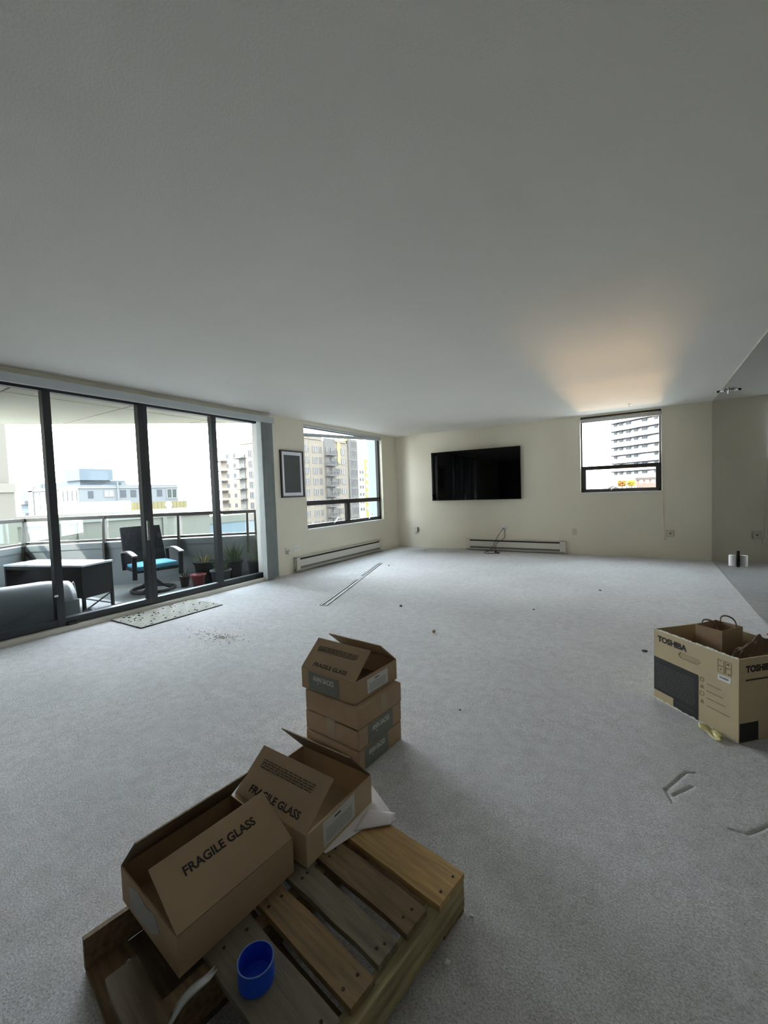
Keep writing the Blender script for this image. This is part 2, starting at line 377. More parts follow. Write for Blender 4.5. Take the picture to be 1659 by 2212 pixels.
# vertical blind: valance and stacked vanes
vb = thing('vertical_blind', 'pale valance and stacked vertical blind above the sliding door', 'blind', (0, -5.5, 0))
part('valance', box((.075, -1.98, 2.29), (.10, 1.80, 2.372)), M_VAL, vb); part('valance_return', box((0, 1.775, 2.29), (.075, 1.80, 2.372)), M_VAL, vb)
part('headrail', box((.02, -1.98, 2.31), (.065, 1.775, 2.345)), M_VAL, vb)
for i in range(11):
    y = 1.545+i*.0235
    me = MB().bar((.045, y, .02), (.045, y, 2.31), .09, .0025, up=(.28+.05*(i % 3), 1, 0) if i else (0, 1, 0)).mesh('vane', M_VANE)
    link('vane', me, vb)

# ------------------------------------------------------------------ things on the walls
tv = thing('television', 'large black flat television mounted on the back wall', 'television', (1.826, -.040, 1.01), radians(2.2))
part('housing', box((-.88, -.055, .02), (.88, -.035, .97)), M_BEZEL, tv); part('screen', box((-.898, -.064, .012), (.898, -.055, .992)), M_SCREEN, tv)
part('bezel', MB().box((-.906, -.066, 0), (.906, -.05, .012)).box((-.906, -.066, .992), (.906, -.05, 1.0)).box((-.906, -.066, .012), (-.898, -.05, .992)).box((.898, -.066, .012), (.906, -.05, .992)), M_BEZEL, tv)
part('wall_bracket', box((-.3, -.04, .3), (.3, .026, .7)), M_BLACK, tv)
part('logo', box((-.02, -.0665, .003), (.02, -.066, .008)), M_ALU, tv)

fp = thing('framed_picture', 'black framed dark picture with white mat beside the window', 'picture', (0, -3.283, 1.195))
hw, hh = .25, .735
part('frame', MB().box((.0, -hw, 0), (.03, hw, .022)).box((0, -hw, hh-.022), (.03, hw, hh)).box((0, -hw, .022), (.03, -hw+.022, hh-.022)).box((0, hw-.022, .022), (.03, hw, hh-.022)), M_BLACK, fp)
part('mat_board', box((.004, -hw+.022, .022), (.014, hw-.022, hh-.022)), mat('mat_board_white', (0.85, 0.86, 0.92), .8), fp)
part('picture', box((.014, -hw+.075, .075), (.017, hw-.075, hh-.075)), mat('charcoal_print', (.030, .036, .036), .5, .1, 6), fp)

def heater(name, label, loc, rz, ln, hgt):
    t = thing(name, label, 'heater', loc, rz, 'baseboard heaters')
    part('casing', MB().box((-ln/2, -.062, hgt*.30), (ln/2, -.05, hgt*.80)).box((-ln/2, -.05, 0), (ln/2, 0, hgt*.12)).box((-ln/2, -.052, hgt*.94), (ln/2, 0, hgt)), M_CREAM, t)
    part('back_plate', box((-ln/2, -.008, 0), (ln/2, 0, hgt)), M_CREAM, t)
    part('outlet_slot', box((-ln/2+.08, -.05, hgt*.80), (ln/2-.10, -.012, hgt*.94)), M_SLOT, t, label='dark warm air slot')
    part('inlet_slot', box((-ln/2+.08, -.046, hgt*.12), (ln/2-.10, -.012, hgt*.30)), mat('heater_fins', (.20, .19, .165), .6), t)
    for sx in (-1, 1):
        a = sx*ln/2; b = a - sx*(.08 if sx < 0 else .10)
        part('end_cap', box((a, -.066, .0), (b, 0, hgt)), M_CREAM, t, bevel=.003)
    part('bottom_lip', box((-ln/2+.02, -.072, .0), (ln/2-.02, -.05, hgt*.10)), mat('heater_lip', (.42, .40, .34), .5), t)
heater('baseboard_heater', 'long cream baseboard heater under the left window', (.0, -2.06, .032), pi/2, 2.53, .208)
heater('baseboard_heater', 'cream baseboard heater under the television', (2.555, 0, .018), 0, 1.885, .208)

pl = thing('wall_thermostat', 'small cream box fixed low on the back wall near the corner', 'wall box', (.455, 0, .39))
part('housing', box((-.04, -.045, -.055), (.04, 0, .055)), M_CREAM, pl, bevel=.004); part('side_cover', box((.04, -.04, -.05), (.052, 0, .05)), mat('thermostat_side', (.18, .15, .11), .6), pl)
pl = thing('wall_plate', 'small tan blank wall plate right of the heater', 'wall plate', (3.639, 0, .40))
part('plate', box((-.036, -.008, -.058), (.036, 0, .058)), M_BEIGEPL, pl, bevel=.003); part('screw', MB().tube([(0, -.007, .035), (0, -.010, .035)], .004, 8), M_CHROME, pl)
pl = thing('wall_outlet', 'beige outlet plate with a dark hole beside the blind cord', 'outlet', (5.06, 0, .405))
part('plate', box((-.055, -.009, -.058), (.055, 0, .058)), M_BEIGEPL, pl, bevel=.003); part('socket', MB().tube([(0, -.008, 0), (0, -.016, 0)], .011, 10), M_BLACK, pl)
part('plate_edge', box((.042, -.012, -.055), (.055, -.009, .055)), mat('plate_shade', (.42, .38, .3), .5), pl)
pl = thing('wall_outlet', 'white outlet plate left of the heater on the left wall', 'outlet', (0, -3.262, .383))
part('plate', box((0, -.057, -.04), (.008, .057, .04)), M_WHITEPL, pl, bevel=.003)
for y in (-.028, .0, .028): part('socket', box((.008, y-.007, -.012), (.011, y+.007, .012)), M_BEIGEPL, pl)
pl = thing('wall_plug', 'small round white adapter on the left wall beside the blinds', 'plug', (0, -3.47, .365))
part('plate', box((0, -.035, -.05), (.006, .035, .05)), M_CREAM, pl); part('adapter', MB().lathe([(.0, 0), (.026, .0), (.028, .03), (.022, .05), (.0, .052)], 14), M_WHITEPL, pl, True).matrix_local = Matrix.Translation((.006, .01, -.02)) @ Matrix.Rotation(pi/2, 4, 'Y')

cg = thing('tv_cables', 'two black cables dangling from the round wall grommet to the carpet', 'cable', (2.375, 0, .455))
part('grommet', MB().lathe([(.0, 0), (.058, 0), (.058, .006), (.03, .012), (.0, .012)], 20), M_WHITEPL, cg, True).matrix_local = Matrix.Rotation(pi/2, 4, 'X')
def smooth_path(pts, n=8):
    pts = [Vector(p) for p in pts]; out = []
    P = [pts[0]]+pts+[pts[-1]]
    for i in range(1, len(P)-2):
        for k in range(n):
            t = k/n; a, b, c, e = P[i-1], P[i], P[i+1], P[i+2]
            out.append(.5*((2*b)+(c-a)*t+(2*a-5*b+4*c-e)*t*t+(3*b-a-3*c+e)*t**3))
    out.append(pts[-1]); return out
part('cable', MB().tube(smooth_path([(0, -.012, 0), (-.03, -.05, -.05), (-.13, -.09, -.22), (-.21, -.13, -.40), (-.27, -.38, -.448), (-.12, -.44, -.449), (-.02, -.36, -.449)]), .005, 6), M_BLACK, cg, True)
part('cable', MB().tube(smooth_path([(0, -.012, 0), (.03, -.05, -.08), (.02, -.08, -.2), (-.12, -.10, -.30), (-.13, -.14, -.42), (-.10, -.25, -.447)]), .005, 6), M_BLACK, cg, True)
part('plug', box((-.03, -.40, -.452), (.02, -.36, -.43)), M_BLACK, cg); part('plug', box((-.11, -.29, -.452), (-.07, -.24, -.43)), M_BLACK, cg)

sc = thing('wall_sconce', 'small white cylinder on a black bar low on the mirror', 'wall light', (W-.002, -2.224, .27))
part('bar', box((-.012, -.012, 0), (0, .012, .18)), M_BLACK, sc); part('shade', MB().lathe([(.0, .012), (.032, .012), (.034, .02), (.034, .125), (.03, .132), (.0, .132)], 20, (-.048, 0, 0)), mat('sconce_white', (.85, .86, .86), .5), sc, True)
part('bracket', box((-.02, -.006, .06), (0, .006, .08)), M_BLACK, sc)
sp = thing('ceiling_spotlight', 'small dark twin spotlight fixed at the top of the mirror', 'spotlight', (W-.002, -1.56, 2.31))
part('arm', MB().tube(smooth_path([(0, 0, .012), (-.06, 0, .014), (-.11, 0, .0)], 5), .006, 8), M_BLACK, sp, True)
part('head', MB().lathe([(.0, 0), (.011, .0), (.012, .016), (.008, .026), (.0, .027)], 12, (-.105, 0, -.012)), M_BLACK, sp, True)
part('lamp_holder', MB().lathe([(.0, -.012), (.03, -.006), (.034, .012), (.02, .03), (.0, .032)], 14, (-.048, 0, 0)), M_CHROME, sp, True)
part('base', MB().lathe([(.0, 0), (.045, .0), (.04, .012), (.0, .014)], 16), M_CHROME, sp, True).matrix_local = Matrix.Rotation(-pi/2, 4, 'Y')
sh = thing('ceiling_sprinkler', 'tiny white sprinkler head on the ceiling above the back window', 'sprinkler', (4.52, -.62, H))
part('rose', MB().lathe([(.0, -.006), (.022, -.006), (.026, 0), (.0, 0)], 14), M_WHITEPL, sh, True); part('deflector', MB().lathe([(.0, -.03), (.012, -.03), (.004, -.022), (.004, -.005), (.0, -.005)], 10), M_CHROME, sh, True)

# ------------------------------------------------------------------ on the carpet
def track(label, p, q, w):
    p = Vector((*p, .001)); q = Vector((*q, .001)); c = (p+q)/2; ln = (q-p).length
    t = thing('blind_track', label, 'metal strip', c, math.atan2(q.y-p.y, q.x-p.x), 'metal strips on the carpet')
    part('web', box((-ln/2, -w/2, 0), (ln/2, w/2, .003)), M_ALU, t)
    for s_ in (-1, 1): part('flange', box((-ln/2, s_*w/2-.002, 0), (ln/2, s_*w/2+.002, .008)), M_BRONZE, t)
track('longest pale metal strip lying on the carpet', (1.735, -4.63), (.842, -2.085), .026)
track('nearer short metal strip beside the long one', (1.68, -4.65), (1.24, -3.36), .024)
track('farther short metal strip beside the long one', (1.16, -3.12), (.808, -2.095), .024)

dm = thing('door_mat', 'off white woven mat with black flecks by the sliding door', 'mat', (.335, -5.585, 0))
part('backing', box((-.29, -.46, 0), (.29, .46, .008)), mat('mat_backing', (.03, .03, .03), .9), dm)
mw_ = mat('mat_wool', (.58, .56, .50), .95, .12, 40, .003, 120)
NR = 15
for i in range(NR):
    x0 = -.285+i*.57/NR
    def fn(a, b, x0=x0, i=i):
        return (x0+.0165+(a-.5)*.023+.004*sin(b*38+i), -.455+b*.91, .0085+.002*sin(pi*a)+.0006*sin(b*70+i*2))
    part('woven_row', MB().sheet(fn, 3, 26, .003), mw_, dm)
fk = mat('mat_black_tuft', (.015, .015, .015), .95)
fmesh = MB().lathe([(.0, 0), (.010, .001), (.008, .006), (.0, .008)], 6).mesh('tuft', fk, True)
for i in range(46):
    o = link('tuft', fmesh, dm, (random.uniform(-.27, .27), random.uniform(-.44, .44), .0095), (0, 0, random.random()*3)); o.scale = (random.uniform(.5, 1.6), random.uniform(.5, 1.1), 1)

def crumb(name, label, cat, x, y, s, m, flat=.5, group=None, z=0):
    b = bmesh.new(); bmesh.ops.create_icosphere(b, subdivisions=2, radius=1)
    sd = random.random()*50
    for v in b.verts:
        k = 1+.45*noise.noise(v.co*1.4+Vector((sd, 0, 0))); v.co = Vector((v.co.x*s*k*1.25, v.co.y*s*k, (v.co.z*k+1)*s*flat))
    me = bpy.data.meshes.new(name); b.to_mesh(me); b.free(); me.materials.append(m)
    return tag(link(name, me, None, (x, y, z), (0, 0, random.random()*6)), label, cat, group)
M_FOAM = mat('foam_white', (.75, .74, .70), .9); M_DIRT = mat('dark_lint', (.035, .03, .03), .95); M_TANB = mat('tan_scrap', (.42, .35, .27), .9)
crumb('lint_scrap', 'small dark scrap in the middle of the carpet', 'scrap', 2.508, -4.314, .015, M_DIRT)
crumb('packing_scrap', 'small tan lump on the carpet behind the box stack', 'scrap', 3.176, -4.911, .016, M_TANB, .8)
crumb('lint_scrap', 'dark smudge of lint left of the open television carton', 'scrap', 4.727, -4.608, .018, M_DIRT, .2)
crumb('lint_scrap', 'tiny dark scrap near the end of the metal strips', 'scrap', 1.08, -2.22, .011, M_DIRT)
crumb('lint_scrap', 'small dark scrap near the foot of the back wall', 'scrap', .86, -.42, .012, M_DIRT)
crumb('lint_scrap', 'tiny dark scrap right of the box stack', 'scrap', 3.86, -6.02, .006, M_DIRT)
crumb('lint_scrap', 'dark lint fleck in front of the right side of the heater', 'scrap', 4.28, -2.75, .014, M_DIRT, .3)
crumb('lint_scrap', 'dark lint fleck far right of the tan lump', 'scrap', 3.78, -3.86, .008, M_DIRT, .5)
crumb('foam_crumb', 'largest white foam crumb beside the pallet edge', 'foam crumb', 4.305, -7.222, .0075, M_FOAM, .8, 'foam crumbs by the pallet')
crumb('foam_crumb', 'small white foam crumb nearest the pallet edge', 'foam crumb', 4.283, -7.262, .0035, M_FOAM, .8, 'foam crumbs by the pallet')
crumb('foam_crumb', 'white foam crumb at the far corner of the pallet', 'foam crumb', 4.318, -7.075, .005, M_FOAM, .8, 'foam crumbs by the pallet')
sd_ = MB()
for i in range(140):
    a = random.random()*2*pi; rr = abs(random.gauss(0, .16)); x = 1.56+rr*cos(a)*1.2; y = -5.84+rr*sin(a)*.55; s = random.uniform(.002, .005)
    sd_.box((x-s, y-s*.7, .0005), (x+s, y+s*.7, .004))
o = solid('sawdust', sd_, M_TANB, 'scatter of tan sawdust on the carpet near the mat', 'sawdust'); o['kind'] = 'stuff'

# ------------------------------------------------------------------ cardboard cartons
CL, CD, CH, CF, CT = .339, .319, .0985, .160, .004
def shell(L, D, Hh, t):
    m = MB(); m.box((-L/2, -D/2, 0), (L/2, D/2, t)); m.box((-L/2, -D/2, t), (L/2, -D/2+t, Hh)); m.box((-L/2, D/2-t, t), (L/2, D/2, Hh))
    m.box((-L/2, -D/2+t, t), (-L/2+t, D/2-t, Hh)); m.box((L/2-t, -D/2+t, t), (L/2, D/2-t, Hh)); return m
def flap(parent, L, D, Hh, F, phi, side, m, t=CT):
    # side -1: hinge on the front (y=-D/2) edge, +1: back edge; phi measured up from lying inward
    s = -side; c, sn = cos(phi)*s, sin(phi)
    me = box((-L/2+.001, 0, -t/2), (L/2-.001, F, t/2)).mesh('flap', m)
    edge = box((-L/2+.0015, F, -t/2*.8), (L/2-.0015, F+.0006, t/2*.8)).mesh('cut_edge', M_CARDEDGE)
    o = link('flap', me, parent); x = Vector((1, 0, 0)) if s > 0 else Vector((-1, 0, 0)); y = Vector((0, c, sn)); z = x.cross(y)
    mm = Matrix((x, y, z)).transposed().to_4x4(); mm.translation = Vector((0, side*(D/2-t/2), Hh+.001)); o.matrix_local = mm
    link('cut_edge', edge, o); return o
def small_print(parent, w, h, rows, org, xd, yd, m=M_INKD, seed=1):
    rnd = random.Random(seed); mb = MB(); rh = h/rows
    for i in range(rows):
        x = -w/2; y = h/2-(i+.5)*rh; end = w/2*(1 if i < rows-1 else .95)
        while x < end:
            ln = rnd.uniform(.008, .026)*w/.25; mb.box((x, y-rh*.28, 0), (min(x+ln, end), y+rh*.28, .0006)); x += ln+.004*w/.25
    return face_frame(parent, 'small_print', mb.mesh('small_print', m), org, xd, yd)
def tile_label(c, u0, u1, face, zoff=0):
    # grey green paper label with the maker's lettering. face 'front' (y-) or 'end' (x+)
    if face == 'front':
        w = (u1-u0)*CL; ox = -CL/2+(u0+u1)/2*CL; org = Vector((ox, -CD/2-.0002, CH*.47)); xd = Vector((1, 0, 0)); out = Vector((0, -1, 0))
    else:
        w = (u1-u0)*CD; ox = -CD/2+(u0+u1)/2*CD; org = Vector((CL/2+.0002, ox, CH*.47)); xd = Vector((0, 1, 0)); out = Vector((1, 0, 0))
    lb = face_frame(c, 'paper_label', rect_mesh(w, CH*.88, M_LABELG, 'paper_label'), org, xd, (0, 0, 1)); lb['label'] = 'grey green paper label with white lettering'
    white = mat('label_lettering', (0.72, 0.7, 0.64), .7)
    for t_, wd, hgt, x, y in (('ANN SACKS', w*.68, CH*.25, -.0, CH*.16), ('w', w*.05, CH*.08, -w*.18, -CH*.06)):
        o = face_frame(lb, 'lettering', text_mesh(t_, wd, hgt, white, 'lettering', .02), (x, y, .0011), (1, 0, 0), (0, 1, 0))
    small_print(lb, w*.8, CH*.10, 2, (0, -CH*.17, .0009), (1, 0, 0), (0, 1, 0), mat('label_small_print', (.24, .25, .23), .7), 4)
def flap_text(fo, L, rows, vtext, vblock, wt, ht, side=-1, seed=2):
    # lettering on the OUTER face of a front flap
    out = -1
    o = face_frame(fo, 'lettering', text_mesh('FRAGILE GLASS', wt, ht, M_INK, 'lettering', .03), (0, vtext*CF, CT/2+.0005), (1, 0, 0), (0, 1, 0))
    if rows: small_print(fo, L*.74, .030, rows, (-.005, vblock*CF, CT/2+.0003), (1, 0, 0), (0, 1, 0), M_INKD, seed)
def carton(label, x, y, z, rot):
    return thing('cardboard_box', label, 'box', (x, y, z), rot, 'tile cartons')
def white_label(c, u0, u1, v0, v1, seed):
    w = (u1-u0)*CD; h = (v1-v0)*CH
    lb = face_frame(c, 'shipping_label', rect_mesh(w, h, M_LABELW, 'shipping_label'), (CL/2+.0002, -CD/2+(u0+u1)/2*CD, (v0+v1)/2*CH), (0, 1, 0), (0, 0, 1)); lb['label'] = 'white shipping label'
    small_print(lb, w*.8, h*.55, 6, (0, -h*.12, .0009), (1, 0, 0), (0, 1, 0), mat('label_grey_print', (.42, .43, .43), .8), seed)
    small_print(lb, w*.2, h*.10, 1, (-w*.05, h*.33, .0009), (1, 0, 0), (0, 1, 0), M_INK, seed+9)
# the four box stack
def closed(label, x, y, z, rot, seam):
    c = carton(label, x, y, z, rot)
    part('body', box((-CL/2, -CD/2, 0), (CL/2, CD/2, CH-.0035)), M_CARD, c, bevel=.0035)
    return c
K = closed('closed cardboard box at the bottom of the stack of four', 3.524, -6.5525, 0, -.0984, 0)
tile_label(K, .12, .66, 'end')
fb = face_frame(K, 'flap', box((-CL/2+.002, 0, -.002), (CL/2-.03, .055, .002)).mesh('flap', M_CARD), (0, -CD/2-.004, .006), (1, 0, 0), (0, -.22, 1))
M2 = closed('closed taped cardboard box second from the bottom of the stack', 3.526, -6.552, CH, -.0984, 1)
tile_label(M2, .20, .78, 'end')
face_frame(M2, 'tape', rect_mesh(.055, CH*.75, M_TAPE, 'tape'), (.0, -CD/2-.0003, CH*.62), (1, 0, 0), (0, 0, 1))
face_frame(M2, 'flap_seam', rect_mesh(.17, .004, M_INKD, 'flap_seam', .0004), (.08, -CD/2-.0003, CH*.93), (1, 0, 0), (0, 0, 1))
M1 = closed('closed plain cardboard box right under the open one on the stack', 3.532, -6.556, CH*2, -.112, 0)
face_frame(M1, 'tape', rect_mesh(.045, CH*.8, mat('yellowed_tape', (.38, .31, .16), .3), 'tape'), (CL/2+.0003, .02, CH*.58), (0, 1, 0), (0, 0, 1))
T = carton('open cardboard box with raised flaps on top of the stack', 3.503, -6.5435, CH*3, -.0797)
part('body', shell(CL, CD, CH, CT), M_CARD, T)
part('inner_shade_sheet', MB().box((-CL/2+CT, -CD/2+CT, CT), (CL/2-CT, CD/2-CT, CT+.002)), M_CARDSHADE, T)  # dark sheet on the box floor, standing in for shade
f1 = flap(T, CL, CD, CH, CF, radians(41), -1, M_CARD); flap_text(f1, CL, 4, .18, .68, CL*.62, .020, seed=3)
flap(T, CL, CD, CH, CF, radians(41), 1, M_CARD)
tile_label(T, .14, .72, 'front'); white_label(T, .27, .76, .16, .84, 5)

# ------------------------------------------------------------------ pallet with cartons on it
PZ = .12; PR = radians(-9.5)
pal = thing('wooden_pallet', 'weathered wooden pallet of loose slats in the foreground', 'pallet', (4.296, -7.072, 0), PR)
PW, PL = .68, .768
def board(x0, x1, v0, v1, m, z0=PZ-.017, z1=PZ):
    mb = MB(); n = 8; pts = []
    for i in range(n+1):
        x = x0+(x1-x0)*i/n; pts.append((x, -v1+random.uniform(-.0025, .0025)))
    for i in range(n, -1, -1):
        x = x0+(x1-x0)*i/n; pts.append((x, -v0+random.uniform(-.0025, .0025)))
    mb.prism(pts, z0, z1); return part('deck_board', mb, m, pal)
b1 = board(-PW, .0, 0, .125, W1); board(-PW, -.022, .152, .237, W2); board(-PW, -.030, .264, .335, W3)
board(-PW, -.020, .358, .437, W4); board(-PW, -.024, .463, .590, W5); board(-.50, -.02, .695, .765, W7); board(-PW+.016, -.33, .50, .67, W7, 0, .016)  # last one: low board added, its dark colour keeps the gap dark
def stringer(x0, x1):
    poly = [(-PL, .017), (-.0, .017), (0, .103), (-PL, .103)]
    mb = MB(); n = 14; top = []; bot = []
    for i in range(n+1):
        y = -PL*i/n; bot.append((y, .017+random.uniform(-.001, .001))); top.append((y, .103-random.uniform(0, .003)))
    pr = bot+top[::-1]; k = len(pr)
    mb.add([(x0, y, z) for y, z in pr]+[(x1, y, z) for y, z in pr], [tuple(range(k)), tuple(range(2*k-1, k-1, -1))]+[(i, k+i, k+(i+1) % k, (i+1) % k) for i in range(k)])
    part('stringer', mb, W6 if x1 > -.1 else W2, pal)
stringer(-.042, -.002); stringer(-.37, -.33); stringer(-PW+.002, -PW+.016)
for v0, v1 in ((.0, .10), (.40, .50), (.67, .765)): board(-PW, -.004, v0, v1, W2, 0, .017)
nm = MB().lathe([(.0, 0), (.0045, .0), (.004, .0015), (.0, .002)], 8).mesh('nail_head', mat('rusty_nail', (.03, .018, .012), .7))
for v in (.03, .09, .18, .21, .29, .31, .38, .42, .49, .55):
    for x in (-.024 if v < .14 else -.055, -.35):
        link('nail_head', nm, pal, (x+random.uniform(-.006, .006), -v, PZ-.0005))

B = carton('open cardboard box with white shipping label standing on white paper on the pallet', 3.732, -7.1235, PZ+.0035, -.0516)
part('body', shell(CL, CD, CH, CT), M_CARD2, B); f2 = flap(B, CL, CD, CH, CF, radians(37.4), -1, M_CARD); flap(B, CL, CD, CH, CF, radians(49), 1, M_CARDSHADE)
flap_text(f2, CL, 4, .20, .69, CL*.70, .023, seed=6); white_label(B, .22, .70, .12, .92, 8)
A = carton('large open cardboard box nearest the camera with torn end on the pallet', 3.6875, -7.469, PZ+.002, 1.4677)
part('body', shell(CL, CD, CH, CT), M_CARD, A); f3 = flap(A, CL, CD, CH, CF, radians(32.3), -1, M_CARD); flap(A, CL, CD, CH, CF, radians(48), 1, M_CARDSHADE)
flap_text(f3, CL, 0, .66, 0, CL*.62, .024)
tp = MB().prism([(-.10, .012), (.02, .018), (.07, .05), (.045, .085), (.0, .075), (-.05, .09), (-.11, .07)], 0, .001)
face_frame(A, 'torn_paper', tp.mesh('torn_paper', mat('torn_grey_paper', (.40, .38, .37), .9, .06, 30)), (-CL/2-.0003, 0, 0), (0, -1, 0), (0, 0, 1))

# white foam sheet under the second box
ps = MB(); 
poly = [(3.60, -6.99), (3.868, -6.905), (4.028, -7.000), (4.015, -7.018), (3.955, -7.075), (3.905, -7.222), (3.62, -7.20)]
ps.prism(poly, PZ+.001, PZ+.0028)
sp_ = thing('foam_sheet', 'folded white foam sheet sticking out under the second open box', 'paper', (0, 0, 0))
part('lower_layer', ps, M_PAPER, sp_)
part('folded_layer', MB().sheet(lambda a, b: (3.918+.095*a+.012*b, -7.012+.03*a-.10*b+.05*a*b, PZ+.0045+.005*sin(pi*a)*sin(pi*b)+.004*a), 8, 8, .0015), M_PAPER, sp_, True)

cup = thing('blue_cup', 'bright blue plastic cup standing on the pallet slat', 'cup', (3.985, -7.563, PZ))
RC, HC = .0405, .050
part('cup_wall', MB().lathe([(RC*.93, 0), (RC, .004), (RC, HC), (RC-.0025, HC), (RC-.003, .004), (RC*.5, .003)], 48), M_BLUE, cup)
part('rim', MB().lathe([(RC-.0025, HC), (RC+.0004, HC), (RC+.0004, HC+.0012), (RC-.0025, HC+.0012), (RC-.0025, HC)], 40), mat('blue_rim', (.12, .20, .5), .4), cup)

crumb('foam_scrap', 'pale foam scrap lying on the pallet left of the nearest box', 'foam scrap', 3.60, -7.655, .010, mat('foam_grey', (.42, .45, .40), .9), .6, None, .018)
pb = MB().sheet(lambda a, b: (3.90+.055*a+.022*(b-.5)*sin(pi*min(1, .15+a))+.004*sin(9*a), -7.612-.17*a+.006*sin(14*b+5*a), PZ+.004+.06*sin(pi*(.10+.6*a))+.008*sin(pi*b)), 16, 6, .0008)
solid('plastic_wrap', pb, mat('clear_plastic_wrap', (.26, .27, .26), .35, .15, 30), 'crumpled strip of grey plastic wrap in front of the nearest box', 'plastic wrap', smooth=True)

# ------------------------------------------------------------------ appliance carton by the mirror
BL, BD, BH, BT = .466, .40, .399, .006
th = 2.346; e1 = Vector((cos(th), sin(th))); e2 = Vector((e1.y, -e1.x)); cc = Vector((5.104, -5.694))+e1*BL/2+e2*BD/2
tb = thing('appliance_carton', 'large printed cardboard carton open at the top by the mirror', 'box', (cc.x, cc.y, 0), th-pi)
part('body', shell(BL, BD, BH, BT), mat('carton_kraft', (.50, .40, .25), .8, .04, 8), tb)
M_FAINT = mat('faint_print', (.27, .21, .13), .8)
M_TORN = mat('torn_pale_edge', (.72, .70, .62), .9, .15, 60)
rim = MB()
for i in range(24):
    x = -BL/2+BL*i/24; rim.box((x, -BD/2-.001, BH-.002), (x+BL/24*.9, -BD/2+BT*.7, BH+random.uniform(.002, .008)))
part('torn_rim', rim, M_TORN, tb)
rim = MB()
for i in range(24):
    x = -BL/2+BL*i/24; rim.box((x, -BD/2-.0025, 0), (x+BL/24*.92, -BD/2, random.uniform(.004, .010)))
part('torn_rim', rim, M_TORN, tb)
def FX(uu): return -BL/2+uu*BL
fy = -BD/2-.0003
face_frame(tb, 'lettering', text_mesh('TOSHIBA', BL*.385, BH*.085, M_INK, 'lettering', .05), (FX(.245), fy-.0006, BH*.885), (1, 0, 0), (0, 0, 1))
pn = MB().prism([(0, .12), (.265, .12), (.265, .0), (.575, .0), (.575, .595), (0, .60)], 0, .0008)
pn.v = [((x-.0)*BL-BL/2, y*BH, z) for x, y, z in pn.v]
po = face_frame(tb, 'printed_panel', pn.mesh('printed_panel', M_PANEL), (0, fy, .004), (1, 0, 0), (0, 0, 1)); po['label'] = 'black panel of fine print'
small_print(po, BL*.50, BH*.36, 11, (-BL/2+.29*BL, BH*.34, .0011), (1, 0, 0), (0, 1, 0), M_LINE, 12)
small_print(po, BL*.24, BH*.03, 1, (-BL/2+.42*BL, BH*.085, .0011), (1, 0, 0), (0, 1, 0), M_LINE, 13)
hs = MB().prism([( .045+.014*cos(t_), .014*sin(t_)) for t_ in [pi/2-i*pi/8 for i in range(9)]]+[(-.045+.014*cos(t_), .014*sin(t_)) for t_ in [-pi/2-i*pi/8 for i in range(9)]], 0, .0008)
face_frame(tb, 'hand_hole', hs.mesh('hand_hole', mat('hand_hole_kraft', (.40, .32, .20), .8)), (FX(.46), fy, BH*.775), (1, 0, 0), (0, 0, 1))
ho = MB().tube([(-.045, -.014, 0), (-.059, 0, 0), (-.045, .014, 0)], .0015, 5).tube([(-.045, -.014, 0), (.045, -.014, 0)], .0012, 5)
face_frame(tb, 'hand_hole_edge', ho.mesh('hand_hole_edge', M_INKD), (FX(.46), fy-.0008, BH*.775), (1, 0, 0), (0, 0, 1))
for i in range(2):
    for j in range(2):
        ic = MB(); s_ = .030
        for a, b in (((-.5, -.5), (.5, -.46)), ((-.5, .46), (.5, .5)), ((-.5, -.46), (-.46, .46)), ((.46, -.46), (.5, .46))):
            ic.box((a[0]*s_, a[1]*s_, 0), (b[0]*s_, b[1]*s_, .0006))
        if (i, j) == (0, 0): ic.prism([(-.004, .004), (.004, .004), (.0, -.004)], 0, .0006)
        elif (i, j) == (1, 1): ic.prism([(-.006, -.001), (.006, -.001), (.003, .008), (-.003, .008)], 0, .0006)
        elif (i, j) == (1, 0): ic.box((-.001, -.012, 0), (.008, -.008, .0006))
        else: ic.box((-.008, .006, 0), (.004, .008, .0006))
        face_frame(tb, 'handling_symbol', ic.mesh('handling_symbol', M_INKD), (FX(.82+.075*i), fy-.0005, BH*(.80+.082*j)), (1, 0, 0), (0, 0, 1))
st = face_frame(tb, 'sticker', rect_mesh(.062, .026, mat('sticker_white', (.78, .80, .82), .5), 'sticker'), (FX(.855), fy, BH*.70), (1, 0, 0), (0, 0, 1)); st['label'] = 'white barcode sticker'
small_print(st, .045, .012, 2, (0, .002, .0009), (1, 0, 0), (0, 1, 0), M_LINE, 15)
for i, (v, w_) in enumerate(((.545, .13), (.455, .15), (.365, .17), (.265, .21))):
    face_frame(tb, 'feature_symbol', MB().lathe([(.009, 0), (.012, 0), (.012, .0006), (.009, .0006), (.009, 0)], 14).mesh('feature_symbol', M_FAINT) if i % 2 == 0 else MB().prism([(-.01, -.008), (.008, -.01), (.003, .01), (-.004, .004)], 0, .0006).mesh('feature_symbol', M_FAINT), (FX(.615), fy-.0005, BH*(v+.03)), (1, 0, 0), (0, 0, 1))
    small_print(tb, BL*w_*1.2, .007, 1, (FX(.67+w_*.6), fy-.0005, BH*v), (1, 0, 0), (0, 0, 1), M_FAINT, 20+i)
face_frame(tb, 'lettering', text_mesh('TOSHIBA', BD*.42, BH*.085, M_INK, 'lettering', .05), (BL/2+.0008, -BD/2+.31*BD, BH*.87), (0, 1, 0), (0, 0, 1))
small_print(tb, BD*.4, BH*.03, 1, (BL/2+.0008, -BD/2+.30*BD, BH*.74), (0, 1, 0), (0, 0, 1), M_INK, 30)
face_frame(tb, 'printed_block', rect_mesh(.11, .09, M_PANEL, 'printed_block'), (BL/2+.0003, -BD/2+.06, .048), (0, 1, 0), (0, 0, 1))
RB = th-pi
